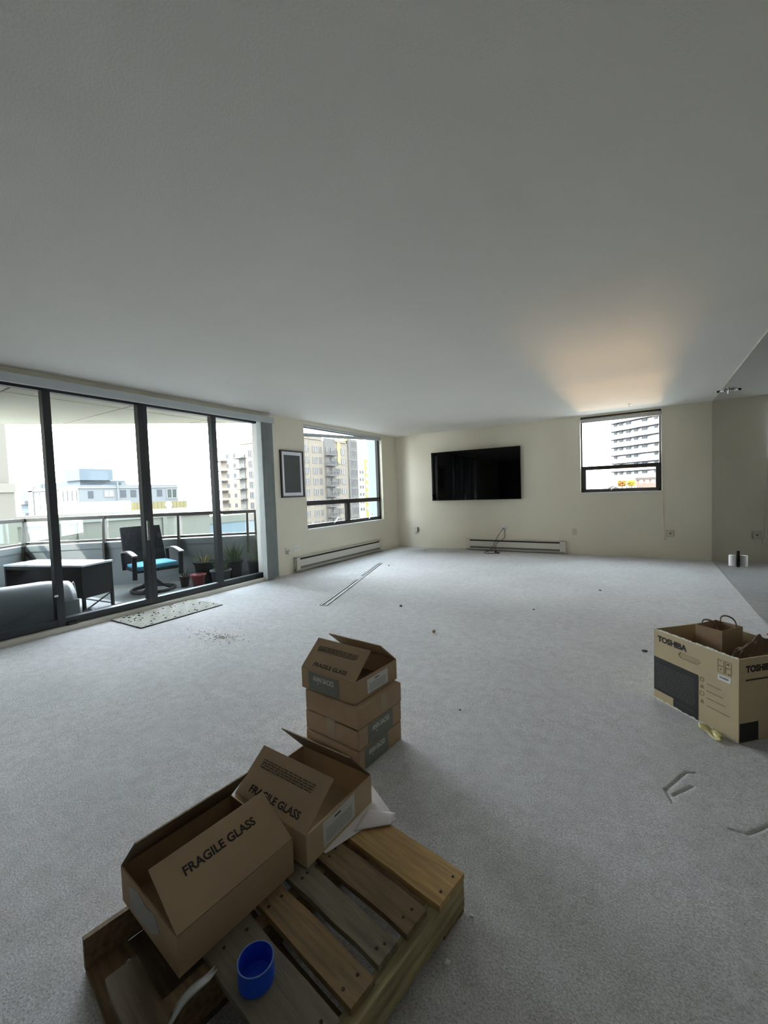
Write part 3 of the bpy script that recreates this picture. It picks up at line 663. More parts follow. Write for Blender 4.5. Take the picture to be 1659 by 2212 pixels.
def inbox(x, y): v = Matrix.Rotation(RB, 2) @ Vector((x, y)); return (cc.x+v.x, cc.y+v.y)
M_BAG = mat('brown_paper_bag', (.36, .245, .145), .8, .06, 12, .001, 60)
bx_, by_ = inbox(-.085, .075)
bag = thing('paper_bag', 'brown paper bag with looped handles standing in the open carton', 'bag', (bx_, by_, BT+.001), RB+radians(8))
bw, bd, bh = .135, .17, .428
part('bag_body', shell(bw, bd, bh, .0015), M_BAG, bag)
for y in (-bd/2+.012, bd/2-.004):
    part('handle', MB().sheet(lambda a, b, y=y: (-.042*cos(pi*a)*(1-.12*b), y-.012*sin(pi*a), bh-.012+.058*sin(pi*a)**.6*(1-.16*b)), 16, 1, .002), mat('bag_handle', (.13, .085, .06), .8), bag)
def crumple(name, label, cat, loc, rz, sx, sy, sz, m, seed):
    b = bmesh.new(); bmesh.ops.create_icosphere(b, subdivisions=4, radius=1)
    for v in b.verts:
        c = v.co.copy(); k = 1+.35*noise.noise(c*1.3+Vector((seed, 0, 0)))+.22*abs(noise.noise(c*3.1+Vector((0, seed, 0))))+.1*abs(noise.noise(c*7+Vector((0, 0, seed))))
        v.co = Vector((c.x*k*sx, c.y*k*sy, max(-1, c.z*k)*sz))
    me = bpy.data.meshes.new(name); b.to_mesh(me); b.free(); me.materials.append(m)
    return tag(link(name, me, None, loc, (0, 0, rz)), label, cat)
x, y = inbox(.128, .03)
crumple('packing_paper', 'dark crumpled kraft packing paper filling the near side of the carton', 'paper', (x, y, .216), RB, .066, .12, .20, mat('kraft_paper', (0.115, 0.08, 0.05), .85), 3.1)
x, y = inbox(.01, -.105)
crumple('packing_paper', 'low crumpled dark paper in front of the paper bag inside the carton', 'paper', (x, y, .12), RB, .04, .05, .11, mat('kraft_paper', (0.115, 0.08, 0.05), .85), 8.4)
for i, (lx, ly, lz, rz, m, lab) in enumerate(((.155, .165, .424, .5, M_LABELW, 'lower white folded leaflet on the packing paper in the carton'), (.15, .16, .429, .75, M_PAPER, 'upper white folded leaflet on the packing paper in the carton'))):
    x, y = inbox(lx, ly); solid('leaflet', box((-.05, -.012, 0), (.05, .012, .003)), m, lab, 'leaflet', loc=(x, y, lz-.012), rz=RB+rz)
x, y = inbox(.12, .18)
rp = thing('red_pen', 'short red marker lying on the leaflets in the carton', 'pen', (x, y, .43), RB+.2)
part('barrel', MB().tube([(-.035, 0, 0), (.02, 0, .004)], .004, 8), mat('red_plastic', (.45, .04, .03), .4), rp); part('cap', MB().tube([(.02, 0, .004), (.04, 0, .006)], .005, 8), mat('red_plastic', (.45, .04, .03), .4), rp)
yw = MB().sheet(lambda a, b: (-.06+.12*a+.012*sin(7*b), -.025+.05*b+.01*sin(5*a), .004+.012*abs(sin(4*a+2*b))*(.3+b)), 12, 6, .001)
solid('wrapper', yw, mat('yellow_wrapper', (.55, .50, .24), .4, .2, 25), 'crumpled yellow wrapper under the edge of the carton', 'wrapper', smooth=True, loc=(5.005, -5.655, 0), rz=-.8)

# ------------------------------------------------------------------ balcony
BO = [(0, -3.64), (-.50, -3.64), (-2.95, -5.79), (-1.75, -7.42), (0, -7.42)]
def clip(poly, ax, lim, keep_less):
    out = []
    for i in range(len(poly)):
        a, b = poly[i], poly[(i+1) % len(poly)]; ia = (a[ax] <= lim) == keep_less; ib = (b[ax] <= lim) == keep_less
        if ia: out.append(a)
        if ia != ib:
            t = (lim-a[ax])/(b[ax]-a[ax]); out.append((a[0]+t*(b[0]-a[0]), a[1]+t*(b[1]-a[1])))
    return out
M_CONC = mat('balcony_concrete', (0.16, 0.163, 0.157), .85, .08, 4, .001, 80)
bf = [(-.16, -3.5), (-.58, -3.52), (-3.12, -5.77), (-1.85, -7.6), (-.16, -7.6)]
struct('balcony_floor', MB().prism(bf[::-1], -.25, -.03), M_CONC)
M_SOF = mat('soffit_panel', (0.36, 0.338, 0.275), .85, .03, 3)
so_ = struct('balcony_soffit', MB().prism([(-.16, -3.36), (-.60, -3.36), (-3.22, -5.74), (-3.16, -6.04), (-1.95, -7.84), (-.16, -7.84)][::-1], 2.46, 2.70), mat('soffit_backing', (.06, .058, .05), .9))
ol = [(-.16, -3.35), (-.60, -3.35), (-3.25, -5.74), (-3.18, -6.05), (-1.95, -7.85), (-.16, -7.85)]
for xa, xb in ((-4, -.985), (-.965, 0)):
    for ya, yb in ((-8, -6.495), (-6.475, -5.295), (-5.275, -4.095), (-4.075, -3)):
        pg = clip(clip(clip(clip(ol, 0, xa, False), 0, xb, True), 1, ya, False), 1, yb, True)
        if len(pg) >= 3: part('soffit_panel', MB().prism(pg, 2.42, 2.46), M_SOF, so_)
M_PARA = mat('parapet_render', (0.125, 0.135, 0.138), .8, .05, 3, .001, 60)
for i, (a, b) in enumerate((((-.16, -3.64), (-.50, -3.64)), ((-.50, -3.64), (-2.95, -5.79)), ((-2.95, -5.79), (-1.75, -7.42)), ((-1.75, -7.42), (-.16, -7.42)))):
    A2, B2 = Vector(a), Vector(b); t = (B2-A2).normalized(); n2 = Vector((t.y, -t.x)); e = t*.0
    if i in (1,): pass
    mb = MB(); 
    for z0, z1, o0, o1 in ((-.03, .535, 0, .12), (.535, .62, -.012, .135)):
        q = [A2+n2*o0, B2+n2*o0, B2+n2*o1, A2+n2*o1]; mb.prism([(p.x, p.y) for p in q], z0, z1)
    struct('balcony_parapet', mb, M_PARA)
struct('balcony_partition', box((-1.78, -7.56, -.03), (-.16, -7.42, 2.42)), M_PARA)
rl = thing('balcony_railing', 'dark metal balcony railing with frosted glass panels outside the door', 'railing', (0, 0, 0))
M_RAIL = mat('railing_metal', (0.05, 0.046, 0.041), .4, spec=.5)
P0 = Vector((-2.04, -5.0)); dv = Vector((.756, .654)); nn = Vector((-.654, .756))
def RP(t, z, off=.05): p = P0+dv*t+nn*off; return (p.x, p.y, z)
ca = Vector((-2.95-.02, -5.79)); cbv = Vector((-1.75, -7.42))-Vector((-2.95, -5.79)); cbn = cbv.normalized()
def RQ(s, z): p = Vector(RP(-1.2, 0)[:2])+cbn*s; return (p.x, p.y, z)
end = RP(2.07, 0)
part('top_rail', MB().bar(RP(-1.2, 1.0), RP(2.09, 1.0), .06, .05), M_RAIL, rl); part('top_rail', MB().bar(RQ(0, 1.0), RQ(1.95, 1.0), .06, .05), M_RAIL, rl)
part('top_rail', MB().bar(RP(2.07, 1.0), (-.17, end[1], 1.0), .06, .04), M_RAIL, rl)
part('bottom_rail', MB().bar(RP(-1.2, .655), RP(2.07, .655), .035, .03), M_RAIL, rl); part('bottom_rail', MB().bar(RQ(0, .655), RQ(1.95, .655), .035, .022), M_RAIL, rl)
TP = (-1.2, -.12, .93, 1.95)
for t in TP+(2.07,): part('post', MB().bar(RP(t, .36, -.02 if t < 2 else .05), RP(t, .62, -.02 if t < 2 else .05), .06, .03, up=(*dv, 0)).bar(RP(t, .60, .0 if t < 2 else .05), RP(t, 1.0, .04), .06, .035, up=(*dv, 0)), M_RAIL, rl)
for s_ in (.95, 1.9): part('post', MB().bar(RQ(s_, .62), RQ(s_, 1.0), .05, .05), M_RAIL, rl)
part('brace', MB().bar(RP(-1.2, .55, 0), RP(-1.03, .35, -.02), .04, .03), M_RAIL, rl)
tp_ = list(TP)
for i in range(3): part('glass_panel', MB().bar(RP(tp_[i]+.04, .83), RP(tp_[i+1]-.04, .83), .008, .30), RAILGLASS, rl)
part('glass_panel', MB().bar(RQ(.05, .83), RQ(.9, .83), .008, .30), RAILGLASS, rl); part('glass_panel', MB().bar(RQ(1.0, .83), RQ(1.85, .83), .008, .30), RAILGLASS, rl)

# swivel patio chair
M_WICK = mat('wicker', (0.018, 0.018, 0.021), .8, .25, 40, .003, 90, stretch=(1, 1, .25))
M_CHM = mat('chair_metal', (0.035, 0.035, 0.034), .5)
M_ARM = mat('chair_arm', (0.11, 0.105, 0.1), .35)
ch = thing('patio_chair', 'dark wicker swivel patio chair with bright blue seat cushion on the balcony', 'chair', (-1.12, -4.945, -.03), radians(-12))
# local: chair faces +x (towards the room)
part('base_ring', MB().tube([(.27*cos(2*pi*i/28), .27*sin(2*pi*i/28), .022) for i in range(29)], .020, 8, False), M_CHM, ch, True)
for k in range(4):
    a = pi/4+k*pi/2; part('base_arm', MB().tube(smooth_path([(.27*cos(a), .27*sin(a), .03), (.15*cos(a), .15*sin(a), .07), (.03*cos(a), .03*sin(a), .16)], 4), .016, 7), M_CHM, ch, True)
part('column', MB().lathe([(.03, .14), (.028, .27), (.05, .28), (.05, .30)], 14), M_CHM, ch, True)
part('swivel_plate', box((-.13, -.15, .285), (.13, .15, .305)), M_CHM, ch)
part('seat_frame', box((-.24, -.265, .30), (.25, .265, .345)), M_WICK, ch, bevel=.01)
part('seat_cushion', MB().sheet(lambda a, b: (-.22+.49*a, -.25+.50*b, .365+.022*sin(pi*a)**.4*sin(pi*b)**.4+.02*(b-.5)), 10, 10, .05), mat('blue_cushion', (0.045, 0.21, 0.32), .8), ch, True)
part('backrest', MB().sheet(lambda a, b: (-.24-.16*a-.05*sin(pi*b)-.02*a*a, -.27+.54*b+(.012*(1-2*b))*a, .33+.55*a), 10, 10, .035), M_WICK, ch)
for sy in (-1, 1):
    y = sy*.29
    part('armrest', MB().sheet(lambda a, b, y=y: (-.24+.56*a, y-.03+.06*b, .545+.035*sin(pi*min(1, a*1.05))-.01*a), 10, 1, .02), M_ARM, ch)
    part('arm_post', MB().bar((.25, y, .22), (.27, y, .55), .05, .035), M_WICK, ch); part('arm_post', MB().bar((-.22, y, .30), (-.26, y, .54), .04, .03), M_WICK, ch)

# low table with dark panels
tq = thing('patio_table', 'low dark patio table with glass top coloured pale like reflected sky on the balcony', 'table', (-1.24, -5.995, -.021), radians(18.5))
tl2, tw2, tz = 1.16, .40, .545
part('table_top', box((-tl2/2, -tw2/2, tz-.02), (tl2/2, tw2/2, tz)), mat('sky_reflection_top', (0.372, 0.396, 0.432), .12), tq)  # glass top, the sky's reflection put into its pale colour
M_TBL = mat('table_wicker', (0.014, 0.014, 0.0145), .8, .2, 30)
part('end_panel', box((tl2/2-.035, -tw2/2, .165), (tl2/2-.01, tw2/2, tz-.02)), M_TBL, tq); part('end_panel', box((-tl2/2+.01, -tw2/2, .165), (-tl2/2+.035, tw2/2, tz-.02)), M_TBL, tq)
part('front_panel', box((-.02, -tw2/2, .17), (tl2/2-.035, -tw2/2+.02, tz-.02)), M_TBL, tq); part('back_panel', box((-.22, tw2/2-.02, .17), (tl2/2-.035, tw2/2, tz-.02)), M_TBL, tq); part('shelf', box((-tl2/2+.035, -tw2/2+.01, .25), (-.02, tw2/2-.01, .27)), M_TBL, tq)
part('apron', box((-tl2/2+.02, -tw2/2, tz-.06), (-.02, -tw2/2+.015, tz-.02)), M_TBL, tq)
for sx in (-1, 1):
    for sy in (-1, 1): part('leg', MB().bar((sx*(tl2/2-.02), sy*(tw2/2-.015), 0), (sx*(tl2/2-.02), sy*(tw2/2-.015), .2), .028), M_TBL, tq)
    part('cross_brace', MB().bar((sx*(tl2/2-.02), -tw2/2+.015, .02), (sx*(tl2/2-.02), tw2/2-.015, .165), .012), M_CHM, tq)
    part('cross_brace', MB().bar((sx*(tl2/2-.02), tw2/2-.015, .02), (sx*(tl2/2-.02), -tw2/2+.015, .165), .012), M_CHM, tq)
# pale outdoor rug below the table
solid('outdoor_rug', MB().sheet(lambda a, b: (-1.15+.85*a, -.45+.9*b, .004+.0015*sin(9*a+4*b)), 10, 10, .005), mat('pale_rug', (0.341, 0.330, 0.330), .9, .05, 10), 'pale outdoor rug under the low patio table', 'rug', loc=(-.45, -5.97, -.03), rz=radians(2))
# grey covered bundle right behind the glass
M_TARP = mat('grey_tarp', (0.063, 0.074, 0.083), .45, .06, 5, .004, 7)
gb = thing('covered_bundle', 'long grey tarp covered bundle lying behind the left door panel', 'bundle', (-.45, -6.83, -.03))
def bund(a, b):
    w = 2*pi*b; k = 1+.03*noise.noise((a*3, cos(w)*1.5, sin(w)*1.5)); rr = .22-.03*max(0, a-.85)/.15
    return (rr*1.05*cos(w)*k, -.62+1.24*a, .245+rr*1.02*sin(w)*k+.03*(1-a))
bm_ = MB(); NU, NV = 24, 28
for i in range(NU+1):
    for j in range(NV): bm_.v.append(bund(i/NU, j/NV))
for i in range(NU):
    for j in range(NV): bm_.f.append((i*NV+j, i*NV+(j+1) % NV, (i+1)*NV+(j+1) % NV, (i+1)*NV+j))
k0 = len(bm_.v)
for j in range(NV):
    v = bm_.v[NU*NV+j]; bm_.v.append((v[0]*.82, v[1]-.06, .245+(v[2]-.245)*.82))
for j in range(NV): bm_.f.append((NU*NV+j, NU*NV+(j+1) % NV, k0+(j+1) % NV, k0+j))
bm_.f.append(tuple(k0+j for j in range(NV))); bm_.f.append(tuple(reversed(range(NV))))
part('cover', bm_, M_TARP, gb, True)
part('strap', MB().tube(smooth_path([(.10, .60, .36), (.02, .66, .42), (-.04, .70, .30), (-.02, .70, .14), (.09, .66, .10), (.15, .62, .2), (.12, .62, .29), (.0, .66, .31)], 6), .006, 6), mat('pale_strap', (.30, .31, .31), .7), gb, True)
part('skirt', MB().sheet(lambda a, b: (.225+.02*sin(9*b), -.62+1.24*b, .26*(1-a)-.0+.01), 6, 20, .006), M_TARP, gb)
crumple('storage_bag', 'small dark grey bag on the balcony beside the tarp bundle', 'bag', (-.33, -6.06, .03), .3, .08, .055, .058, mat('grey_bag', (.10, .105, .115), .6), 5.5)

# pots and plants
M_LEAF = mat('leaf_green', (0.035, 0.062, 0.022), .6, .35, 9); M_LEAF2 = mat('leaf_pale', (0.085, 0.115, 0.062), .6, .25, 9); M_STRAW = mat('leaf_straw', (0.24, 0.18, 0.07), .7, .2, 9)
def pot(name, label, x, y, z, r_, h_, m, n=20):
    t = thing(name, label, 'plant pot', (x, y, z))
    part('pot', MB().lathe([(r_*.72, 0), (r_*.95, h_*.9), (r_*1.06, h_*.9), (r_*1.06, h_), (r_*.92, h_), (r_*.88, h_*.88), (.001, h_*.87)], n), m, t, True)
    part('soil', MB().lathe([(.001, h_*.86), (r_*.9, h_*.86), (r_*.88, h_*.885), (.001, h_*.89)], n), mat('soil', (.03, .022, .016), .95), t)
    return t
def blades(t, n, h0, ln, spread, wd, m, seed, droop=.6, rr=.05):
    rnd = random.Random(seed)
    for i in range(n):
        a = rnd.random()*2*pi; l = ln*rnd.uniform(.6, 1.1); sp2 = spread*rnd.uniform(.3, 1.1); dr2 = droop*rnd.uniform(.4, 1.2)
        c, s_ = cos(a), sin(a); px, py = c*rr*rnd.random(), s_*rr*rnd.random()
        def fn(u_, v_):
            out = l*sp2*u_; z = l*u_*(1-dr2*u_*sp2); w_ = wd*(1-u_)**.6*(v_-.5)
            return (px+c*out-s_*w_, py+s_*out+c*w_, h0+z)
        part('leaf', MB().sheet(fn, 6, 1, .0015), m, t)
p = pot('plant_pot', 'bright red plant pot on the balcony floor', -.66, -4.555, -.03, .098, .19, mat('red_glaze', (0.24, 0.018, 0.022), .3))
p = pot('plant_pot', 'small dark red pot with a spiky plant behind the red pot', -.92, -4.60, -.03, .07, .15, mat('maroon_glaze', (0.05, 0.009, 0.01), .4)); blades(p, 11, .13, .17, .9, .014, M_LEAF, 3, .3, .02)
p = pot('plant_pot', 'wide black pot with straw coloured dry grass', -.83, -4.33, -.03, .15, .33, mat('black_pot', (0.009, 0.009, 0.01), .5)); blades(p, 26, .29, .17, .9, .008, M_STRAW, 5, .4, .06); blades(p, 14, .29, .26, .7, .010, M_LEAF, 6, .5, .06)
p = pot('plant_pot', 'grey plastic pot of green grass beside the red pot', -.40, -4.375, -.03, .14, .24, mat('grey_pot', (0.05, 0.055, 0.057), .5)); blades(p, 60, .20, .27, .55, .008, M_LEAF, 8, .7, .07)
p = pot('plant_pot', 'dark pot with a tall bushy green plant by the railing', -.48, -4.085, -.03, .13, .33, mat('black_pot', (0.009, 0.009, 0.01), .5)); blades(p, 75, .28, .36, .5, .012, M_LEAF, 9, .7, .08); blades(p, 22, .28, .44, .6, .013, M_LEAF2, 10, .6, .06)
p = pot('plant_pot', 'dark pot in the balcony corner nearest the blinds', -.30, -3.85, -.03, .105, .30, mat('charcoal_pot', (0.02, 0.022, 0.024), .5)); blades(p, 34, .26, .30, .5, .011, M_LEAF2, 11, .5, .06)

# ------------------------------------------------------------------ the city outside
struct('ground', box((-400, -120, -26.5), (200, 500, -26)), mat('city_ground', (.18, .18, .17), .95))
def winset(parent, name, spots, plane, at, w, h, m, depth=.25, frame=None):
    # windows: shared meshes on a wall plane. plane 'x': wall at x=at facing +x ; 'y': wall at y=at facing -y. spots: (s, z) lower left
    if plane == 'x': me = box((-.15, 0, 0), (.06, w, h)).mesh(name, m)
    else: me = box((0, -.06, 0), (w, .15, h)).mesh(name, m)
    if frame:
        fr = MB(); e = min(w, h)*.09
        for a, b in (((0, 0), (w, e)), ((0, h-e), (w, h)), ((0, e), (e, h-e)), ((w-e, e), (w, h-e)), ((w/2-e/2, e), (w/2+e/2, h-e))):
            if plane == 'x': fr.box((.05, a[0], a[1]), (.14, b[0], b[1]))
            else: fr.box((a[0], -.14, a[1]), (b[0], -.05, b[1]))
        fme = fr.mesh('window_frame', frame)
    for s_, z in spots:
        o = link(name, me, parent, (at, s_, z) if plane == 'x' else (s_, at, z))
        if frame: link('window_frame', fme, o)
M_FWIN = mat('far_window_glass', (0.03, 0.03, 0.031), .25); M_FWIN2 = mat('far_window_grey', (0.022, 0.024, 0.026), .4); M_FFR = mat('far_window_frame', (0.08, 0.075, 0.07), .6)

# tan tower seen through the left window and the right door pane
tt = thing('apartment_tower', 'tan apartment tower with stacked balconies beyond the left window', 'building', (0, 0, 0))
M_TAN = mat('tower_tan', (0.086, 0.074, 0.06), .9, .03, .3); M_TAN2 = mat('tower_grey', (0.055, 0.053, 0.05), .9); M_YEL = mat('tower_cream', (0.13, 0.112, 0.058), .9)
part('wall', box((-91, 70.73, -26), (-70, 92.0, 15.8)), M_TAN, tt); part('wing', box((-101, 71.4, -26), (-91, 92, 15.5)), M_TAN, tt)
part('parapet', box((-91.2, 70.5, 15.8), (-69.8, 80.3, 16.7)), M_TAN, tt); part('parapet', box((-76, 85.9, 15.8), (-69.7, 91, 16.4)), M_TAN, tt)
part('balcony_recess', box((-70.1, 81.3, -26), (-69.85, 85.9, 16.6)), M_TAN2, tt)
part('glass_bay', box((-80, 92.0, -26), (-69.6, 96.4, 17.2)), M_TAN2, tt); part('gable', MB().add([(-70, 89.2, 16.3), (-70, 92.6, 18.2), (-70, 94.5, 17.0), (-76, 89.2, 16.3), (-76, 92.6, 18.2), (-76, 94.5, 17.0)], [(0, 1, 2), (5, 4, 3), (0, 3, 4, 1), (1, 4, 5, 2), (2, 5, 3, 0)]), M_YEL, tt)
rows = [14.15-2.83*k for k in range(9)]
for y0, w_ in ((73.0, 1.9), (76.55, 1.9), (79.2, 1.0), (86.0, .85), (87.2, .85), (88.8, 1.85)): winset(tt, 'window', [(y0, z-1.75) for z in rows], 'x', -70, w_, 1.7, M_FWIN, frame=M_FFR)
winset(tt, 'window', [(y_, z-2.0) for z in rows for y_ in (81.8, 84.0)], 'x', -69.8, 1.2, 2.0, M_FWIN, frame=M_FFR)
winset(tt, 'window', [(y_, z-2.3) for z in [16.8]+rows for y_ in (93.0, 94.7)], 'x', -69.6, 1.35, 2.2, M_FWIN2, frame=M_FFR)
slab = box((-70, 0, 0), (-68.2, 3.9, .25)).mesh('balcony_slab', M_TAN2); rail = MB()
for k in range(14): rail.box((-68.35, .1+k*.28, .25), (-68.28, .16+k*.28, 1.2))
rail.box((-68.4, 0, 1.2), (-68.2, 3.9, 1.3)); rail = rail.mesh('balcony_rail', M_TAN2)
for z in rows:
    o = link('balcony_slab', slab, tt, (0, 81.4, z-2.35)); link('balcony_rail', rail, o)
part('cream_pier', box((-70, 86.9, 9.8), (-69.75, 88.2, 16.2)), M_YEL, tt)
# its sunlit side with balconies and windows
winset(tt, 'window', [(x_, z-2.2) for z in rows for x_ in (-88.0, -86.0, -83.5, -79.0, -75.0)], 'y', 70.73, 1.5, 2.0, M_FWIN2, frame=M_FFR)
winset(tt, 'window', [(x_, z-1.6) for z in rows for x_ in (-98.3, -95.3)], 'y', 71.4, 1.0, 1.1, M_FWIN2)
slab2 = MB().box((0, 68.9, 0), (3.6, 70.9, .3)).mesh('balcony_slab', M_TAN2)
for z in rows:
    o = link('balcony_slab', slab2, tt, (-92.6, 0, z-2.3)); link('balcony_slab', slab2, tt, (-101.5, .4, z-2.6))
part('balcony_recess', box((-91.6, 70.4, -26), (-89.4, 70.8, 13)), M_TAN2, tt)

# yellow sunlit block and the grey slab at the right of the left window
yb = thing('yellow_building', 'sunlit yellow apartment block right of the tan tower', 'building', (0, 0, 0))
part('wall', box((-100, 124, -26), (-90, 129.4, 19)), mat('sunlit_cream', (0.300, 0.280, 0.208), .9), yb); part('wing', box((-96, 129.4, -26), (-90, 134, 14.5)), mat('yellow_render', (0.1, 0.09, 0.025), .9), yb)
winset(yb, 'window', [(y_, z) for z in (8.7, 5.8, 2.9, 0, -2.9, -5.8) for y_ in (125.9, 127.6)], 'x', -90, 1.1, 1.3, M_FWIN2)
winset(yb, 'window', [(130.0, z) for z in (11.8, 8.9, 6.0, 3.1, .2, -2.7, -5.6)], 'x', -90, 2.2, 1.6, M_FWIN)
solid('grey_tower', MB().box((-30.4, 43.6, -26), (-30, 62, 30)), mat('blue_grey_render', (0.075, 0.086, 0.097), .8, .03, .5), 'plain blue grey tower wall at the right edge of the left window', 'building')

# pale grey apartment block seen through the door
gb2 = thing('grey_apartment_block', 'pale grey apartment block with glazed corner beyond the balcony', 'building', (0, 0, 0))
M_PALE = mat('pale_render', (0.058, 0.061, 0.062), .9, .02, .2); M_SLATE = mat('slate_cladding', (0.038, 0.046, 0.052), .8)
part('wall', box((-121, 32.55, -26), (-95, 54.0, 4.9)), M_PALE, gb2); part('parapet', box((-121.2, 32.3, 4.2), (-94.8, 54.2, 4.45)), mat('pale_trim', (0.075, 0.077, 0.078), .9), gb2)
part('upper_storey', box((-118, 33.5, 4.9), (-97, 42.6, 5.95)), M_SLATE, gb2); part('penthouse', box((-103, 32.9, 5.95), (-95.6, 39.4, 8.4)), M_SLATE, gb2)
part('stair_wing', box((-128, 32.9, -26), (-121, 44, 5.0)), M_SLATE, gb2); part('pier', box((-121.5, 32.3, -26), (-118.5, 33, 5.6)), mat('brown_grey_pier', (0.07, 0.065, 0.058), .9), gb2)
part('corner_bay', box((-104, 32.2, -26), (-95.2, 33.2, 4.2)), mat('bay_frame', (0.075, 0.08, 0.076), .8), gb2)
for i in range(4):
    for z in (-3.0, -.75, 1.75): part('window', box((-103.6+i*2.1, 32.1, z), (-101.9+i*2.1, 32.3, z+2.15)), mat('green_glass', (0.016, 0.022, 0.02), .25), gb2)
winset(gb2, 'window', [(y_, 2.1) for y_ in (34.0,)], 'x', -95, 1.0, 1.5, M_FWIN2); winset(gb2, 'window', [(37.1, 2.3)], 'x', -95, 2.0, 1.4, M_FWIN, frame=M_FFR)
winset(gb2, 'window', [(y_, 2.1) for y_ in (40.4, 42.6, 45.1, 48.7)], 'x', -95, 1.25, 1.65, M_FWIN2); winset(gb2, 'window', [(51.0, 1.5)], 'x', -95, 2.8, 2.5, mat('green_glass', (0.016, 0.022, 0.02), .25), frame=M_FFR)
winset(gb2, 'window', [(y_, -.9) for y_ in (34.4, 37.5, 41)], 'x', -95, 1.2, 1.5, M_FWIN2)
winset(gb2, 'window', [(x_, z) for x_ in (-116.1, -113.1, -109.5) for z in (2.45, -.35)], 'y', 32.55, .9, 1.4, M_FWIN2)
part('balcony', box((-128.2, 31.6, 1.3), (-121.5, 33, 2.1)), M_PALE, gb2); part('balcony', box((-128.2, 31.6, -1.6), (-121.5, 33, -.8)), M_PALE, gb2)
part('roof_unit', box((-97, 41.2, 4.9), (-95.8, 42.3, 5.5)), M_PALE, gb2); part('flue', MB().tube([(-94.6, 39.8, .5), (-94.6, 39.8, 5.6)], .14, 8), M_PALE, gb2)
part('roof_frame', MB().bar((-119, 33, 4.9), (-119, 33, 6.4), .15).bar((-115, 33, 4.9), (-115, 33, 6.3), .15).bar((-119, 33, 6.4), (-115, 33, 6.3), .15), M_FWIN2, gb2)

# low white hall with a yellow fascia and round emblem
sb = thing('yellow_fascia_building', 'low white hall with yellow panelled fascia and round emblem', 'building', (0, 0, 0))
part('wall', box((-75, 19.3, -26), (-60.5, 25.0, 1.3)), mat('white_hall', (0.375, 0.370, 0.350), .9), sb); part('plinth', box((-75, 24.9, -26), (-60.6, 33.8, -.4)), mat('white_hall', (0.375, 0.370, 0.350), .9), sb)
for i in range(14): part('fascia_panel', box((-60.5, 25.05+i*.62, -.45), (-60.0, 25.05+i*.62+.585, 1.0)), mat('ochre_panel', (0.062, 0.054, 0.028), .8), sb)
em = MB().lathe([(.0, 0), (.55, 0), (.55, .1), (.0, .1)], 24).mesh('emblem', mat('emblem_white', (.8, .8, .78), .6)); eo = link('emblem', em, sb); eo.matrix_local = Matrix.Translation((-60.0, 30.5, .42)) @ Matrix.Rotation(pi/2, 4, 'Y')
em2 = MB().lathe([(.12, .1), (.34, .1), (.34, .14), (.12, .14), (.12, .1)], 20).mesh('emblem_ring', mat('emblem_brown', (.25, .16, .12), .6)); e2o = link('emblem_ring', em2, eo); e2o.location = (.08, .1, 0)

# neighbouring roof parapet just outside the balcony
nb = thing('neighbour_roof', 'beige rendered roof parapet just beyond the balcony railing', 'building', (0, 0, 0))
M_BEI = mat('beige_render', (0.052, 0.048, 0.04), .9, .03, .6)
part('parapet_wall', box((-19, -11, -26), (-18, 8.0, .28)), M_BEI, nb); part('coping', box((-19.1, -11, .28), (-17.88, 8.05, .72)), mat('coping_pale', (0.07, 0.067, 0.059), .9), nb)
part('lower_wall', box((-31, 7.8, -26), (-29, 28, -1.1)), mat('blue_roof_wall', (0.05, 0.058, 0.064), .9), nb); part('lower_coping', box((-31.1, 7.8, -1.1), (-28.9, 28, -.45)), M_BEI, nb)
part('roof_deck', box((-30, -11, -26), (-19, 8.0, -.8)), mat('roof_gravel', (0.08, 0.078, 0.074), .95), nb)
for y_ in (-3.4, .9, 5.0): part('pilaster', box((-18.0, y_, -26), (-17.9, y_+.25, .28)), M_BEI, nb)
bw_ = thing('beige_wing', 'tall beige wall of the neighbouring wing at the left edge', 'building', (0, 0, 0))
part('upper_wall', box((-16, -20, 1.9), (-12, -3.22, 30)), M_BEI, bw_); part('lower_wall', box((-16, -20, -26), (-11.95, -3.13, 1.62)), M_BEI, bw_); part('band', box((-16, -20, 1.62), (-11.9, -3.11, 1.9)), mat('band_cream', (0.06, 0.056, 0.047), .9), bw_)

# white apartment block through the back window
rw = thing('white_apartment_block', 'white apartment block with rows of windows beyond the back window', 'building', (8.3, 160, 0), math.atan2(-.657, .754))
# local x runs along the facade to the right, facade at y=0 facing -y ; photo spans x -19.1..0
M_WHT = mat('white_render', (0.400, 0.400, 0.395), .9)
part('wall', box((-19.1, .0, -26), (6, 18, 30)), M_WHT, rw)
fr_ = [5.75+2.97*k for k in range(9)]
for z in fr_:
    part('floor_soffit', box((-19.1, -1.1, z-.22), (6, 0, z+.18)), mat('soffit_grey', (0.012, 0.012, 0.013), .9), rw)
    part('balcony_front', MB().sheet(lambda a, b, z=z: (-19.1+25.1*a, -.95-.35*abs(sin(a*25.1/2.6)), z+.15+1.35*b), 60, 1, .12), M_WHT, rw)
for x_, w_ in ((-17.9, 1.2), (-15.5, 1.3), (-12.6, 1.8), (-9.25, 1.4), (-6.05, 1.85), (-1.3, 1.1), (2.5, 1.6)):
    winset(rw, 'window', [(x_, z-1.15) for z in fr_ if random.random() < .9], 'y', -.85, w_, 1.1, M_FWIN2)
pk = thing('pink_house', 'low pink building at the foot of the white block', 'building', (4.5, 110, 0))
part('wall', box((-2.0, 0, -26), (8, 8, 2.0)), mat('pink_render', (0.1, 0.066, 0.054), .9), pk); part('roof', box((-2.2, -.3, 2.0), (8.2, 8.3, 2.6)), mat('roof_brown', (0.05, 0.04, 0.035), .9), pk)
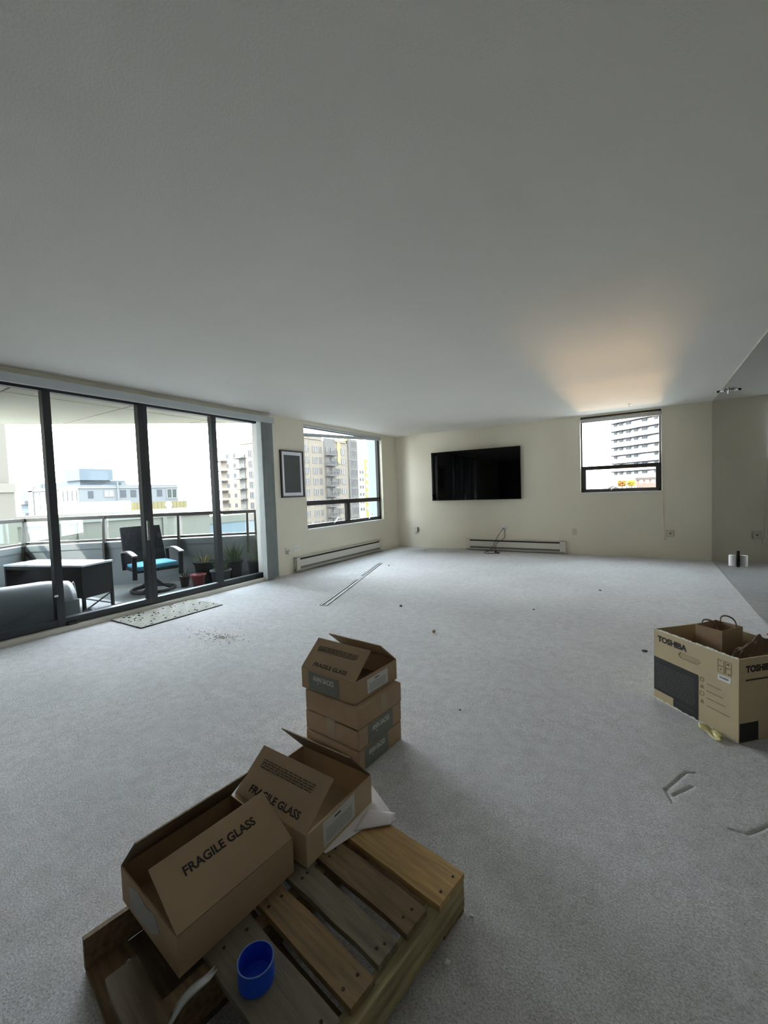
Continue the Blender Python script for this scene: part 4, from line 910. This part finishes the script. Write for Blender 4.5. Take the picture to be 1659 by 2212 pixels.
winset(pk, 'window', [(x_, 1.2) for x_ in (-1.4, -.2, 1.0, 2.2)], 'y', 0, .8, .8, M_WHT); winset(pk, 'window', [(x_, -.6) for x_ in (-1.4, .6)], 'y', 0, 1.2, .8, M_FWIN2)
lh = thing('low_house', 'small tan roofed house at the bottom of the back window', 'building', (-1.6, 95, 0))
part('wall', box((-.9, 0, -26), (.9, 4, .45)), mat('tan_house', (0.1, 0.085, 0.055), .9), lh); part('roof', MB().add([(-1, -.2, .45), (1, -.2, .45), (0, -.2, .95), (-1, 4.2, .45), (1, 4.2, .45), (0, 4.2, .95)], [(0, 1, 2), (5, 4, 3), (0, 2, 5, 3), (1, 4, 5, 2), (0, 3, 4, 1)]), mat('roof_brown', (0.05, 0.04, 0.035), .9), lh)
winset(lh, 'window', [(-.6, -.35), (.15, -.35)], 'y', 0, .4, .4, M_FWIN)
fc = thing('street_wall', 'low tan wall in front of the autumn trees', 'wall', (2.6, 90, 0))
part('wall', box((-1.6, 0, -26), (1.7, .4, .32)), mat('tan_house', (0.1, 0.085, 0.055), .9), fc)
for i in range(7): part('pier', box((-1.5+i*.45, -.1, -.2), (-1.25+i*.45, 0, .62)), mat('roof_brown', (0.05, 0.04, 0.035), .9), fc)
def tree(label, x, y, z0, hgt, rr, m, seed, n=420):
    rnd = random.Random(seed); t = thing('autumn_tree', label, 'tree', (x, y, z0), 0, 'autumn trees beyond the back window')
    part('trunk', MB().tube([(0, 0, 0), (.1, 0, hgt*.5), (0, .1, hgt*.8)], [.3, .22, .1], 8), mat('bark', (.12, .09, .06), .9), t)
    mb = MB()
    for i in range(n):
        p = Vector((rnd.uniform(-1, 1)*rr*(1-.12*rnd.random()), rnd.uniform(-1, 1)*rr, rnd.uniform(-1, 1)*rr*.95))
        c = Vector((p.x, p.y, hgt*.82+p.z*.8)); a = Vector((rnd.uniform(-1, 1), rnd.uniform(-1, 1), rnd.uniform(-1, 1))).normalized(); b = a.orthogonal().normalized(); s_ = .22
        mb.add([c-a*s_, c+b*s_*.6, c+a*s_, c-b*s_*.6+a.cross(b)*.06], [(0, 1, 2, 3)])
    part('foliage', mb, m, t)
tree('orange autumn tree beyond the back window', -.08, 100, -8, 11.4, .80, mat('leaf_orange', (0.16, 0.078, 0.02), .8, .3, 3), 1)
tree('golden yellow autumn tree beyond the back window', 1.72, 100.5, -8, 11.4, .80, mat('leaf_gold', (0.19, 0.13, 0.02), .8, .3, 3), 2)
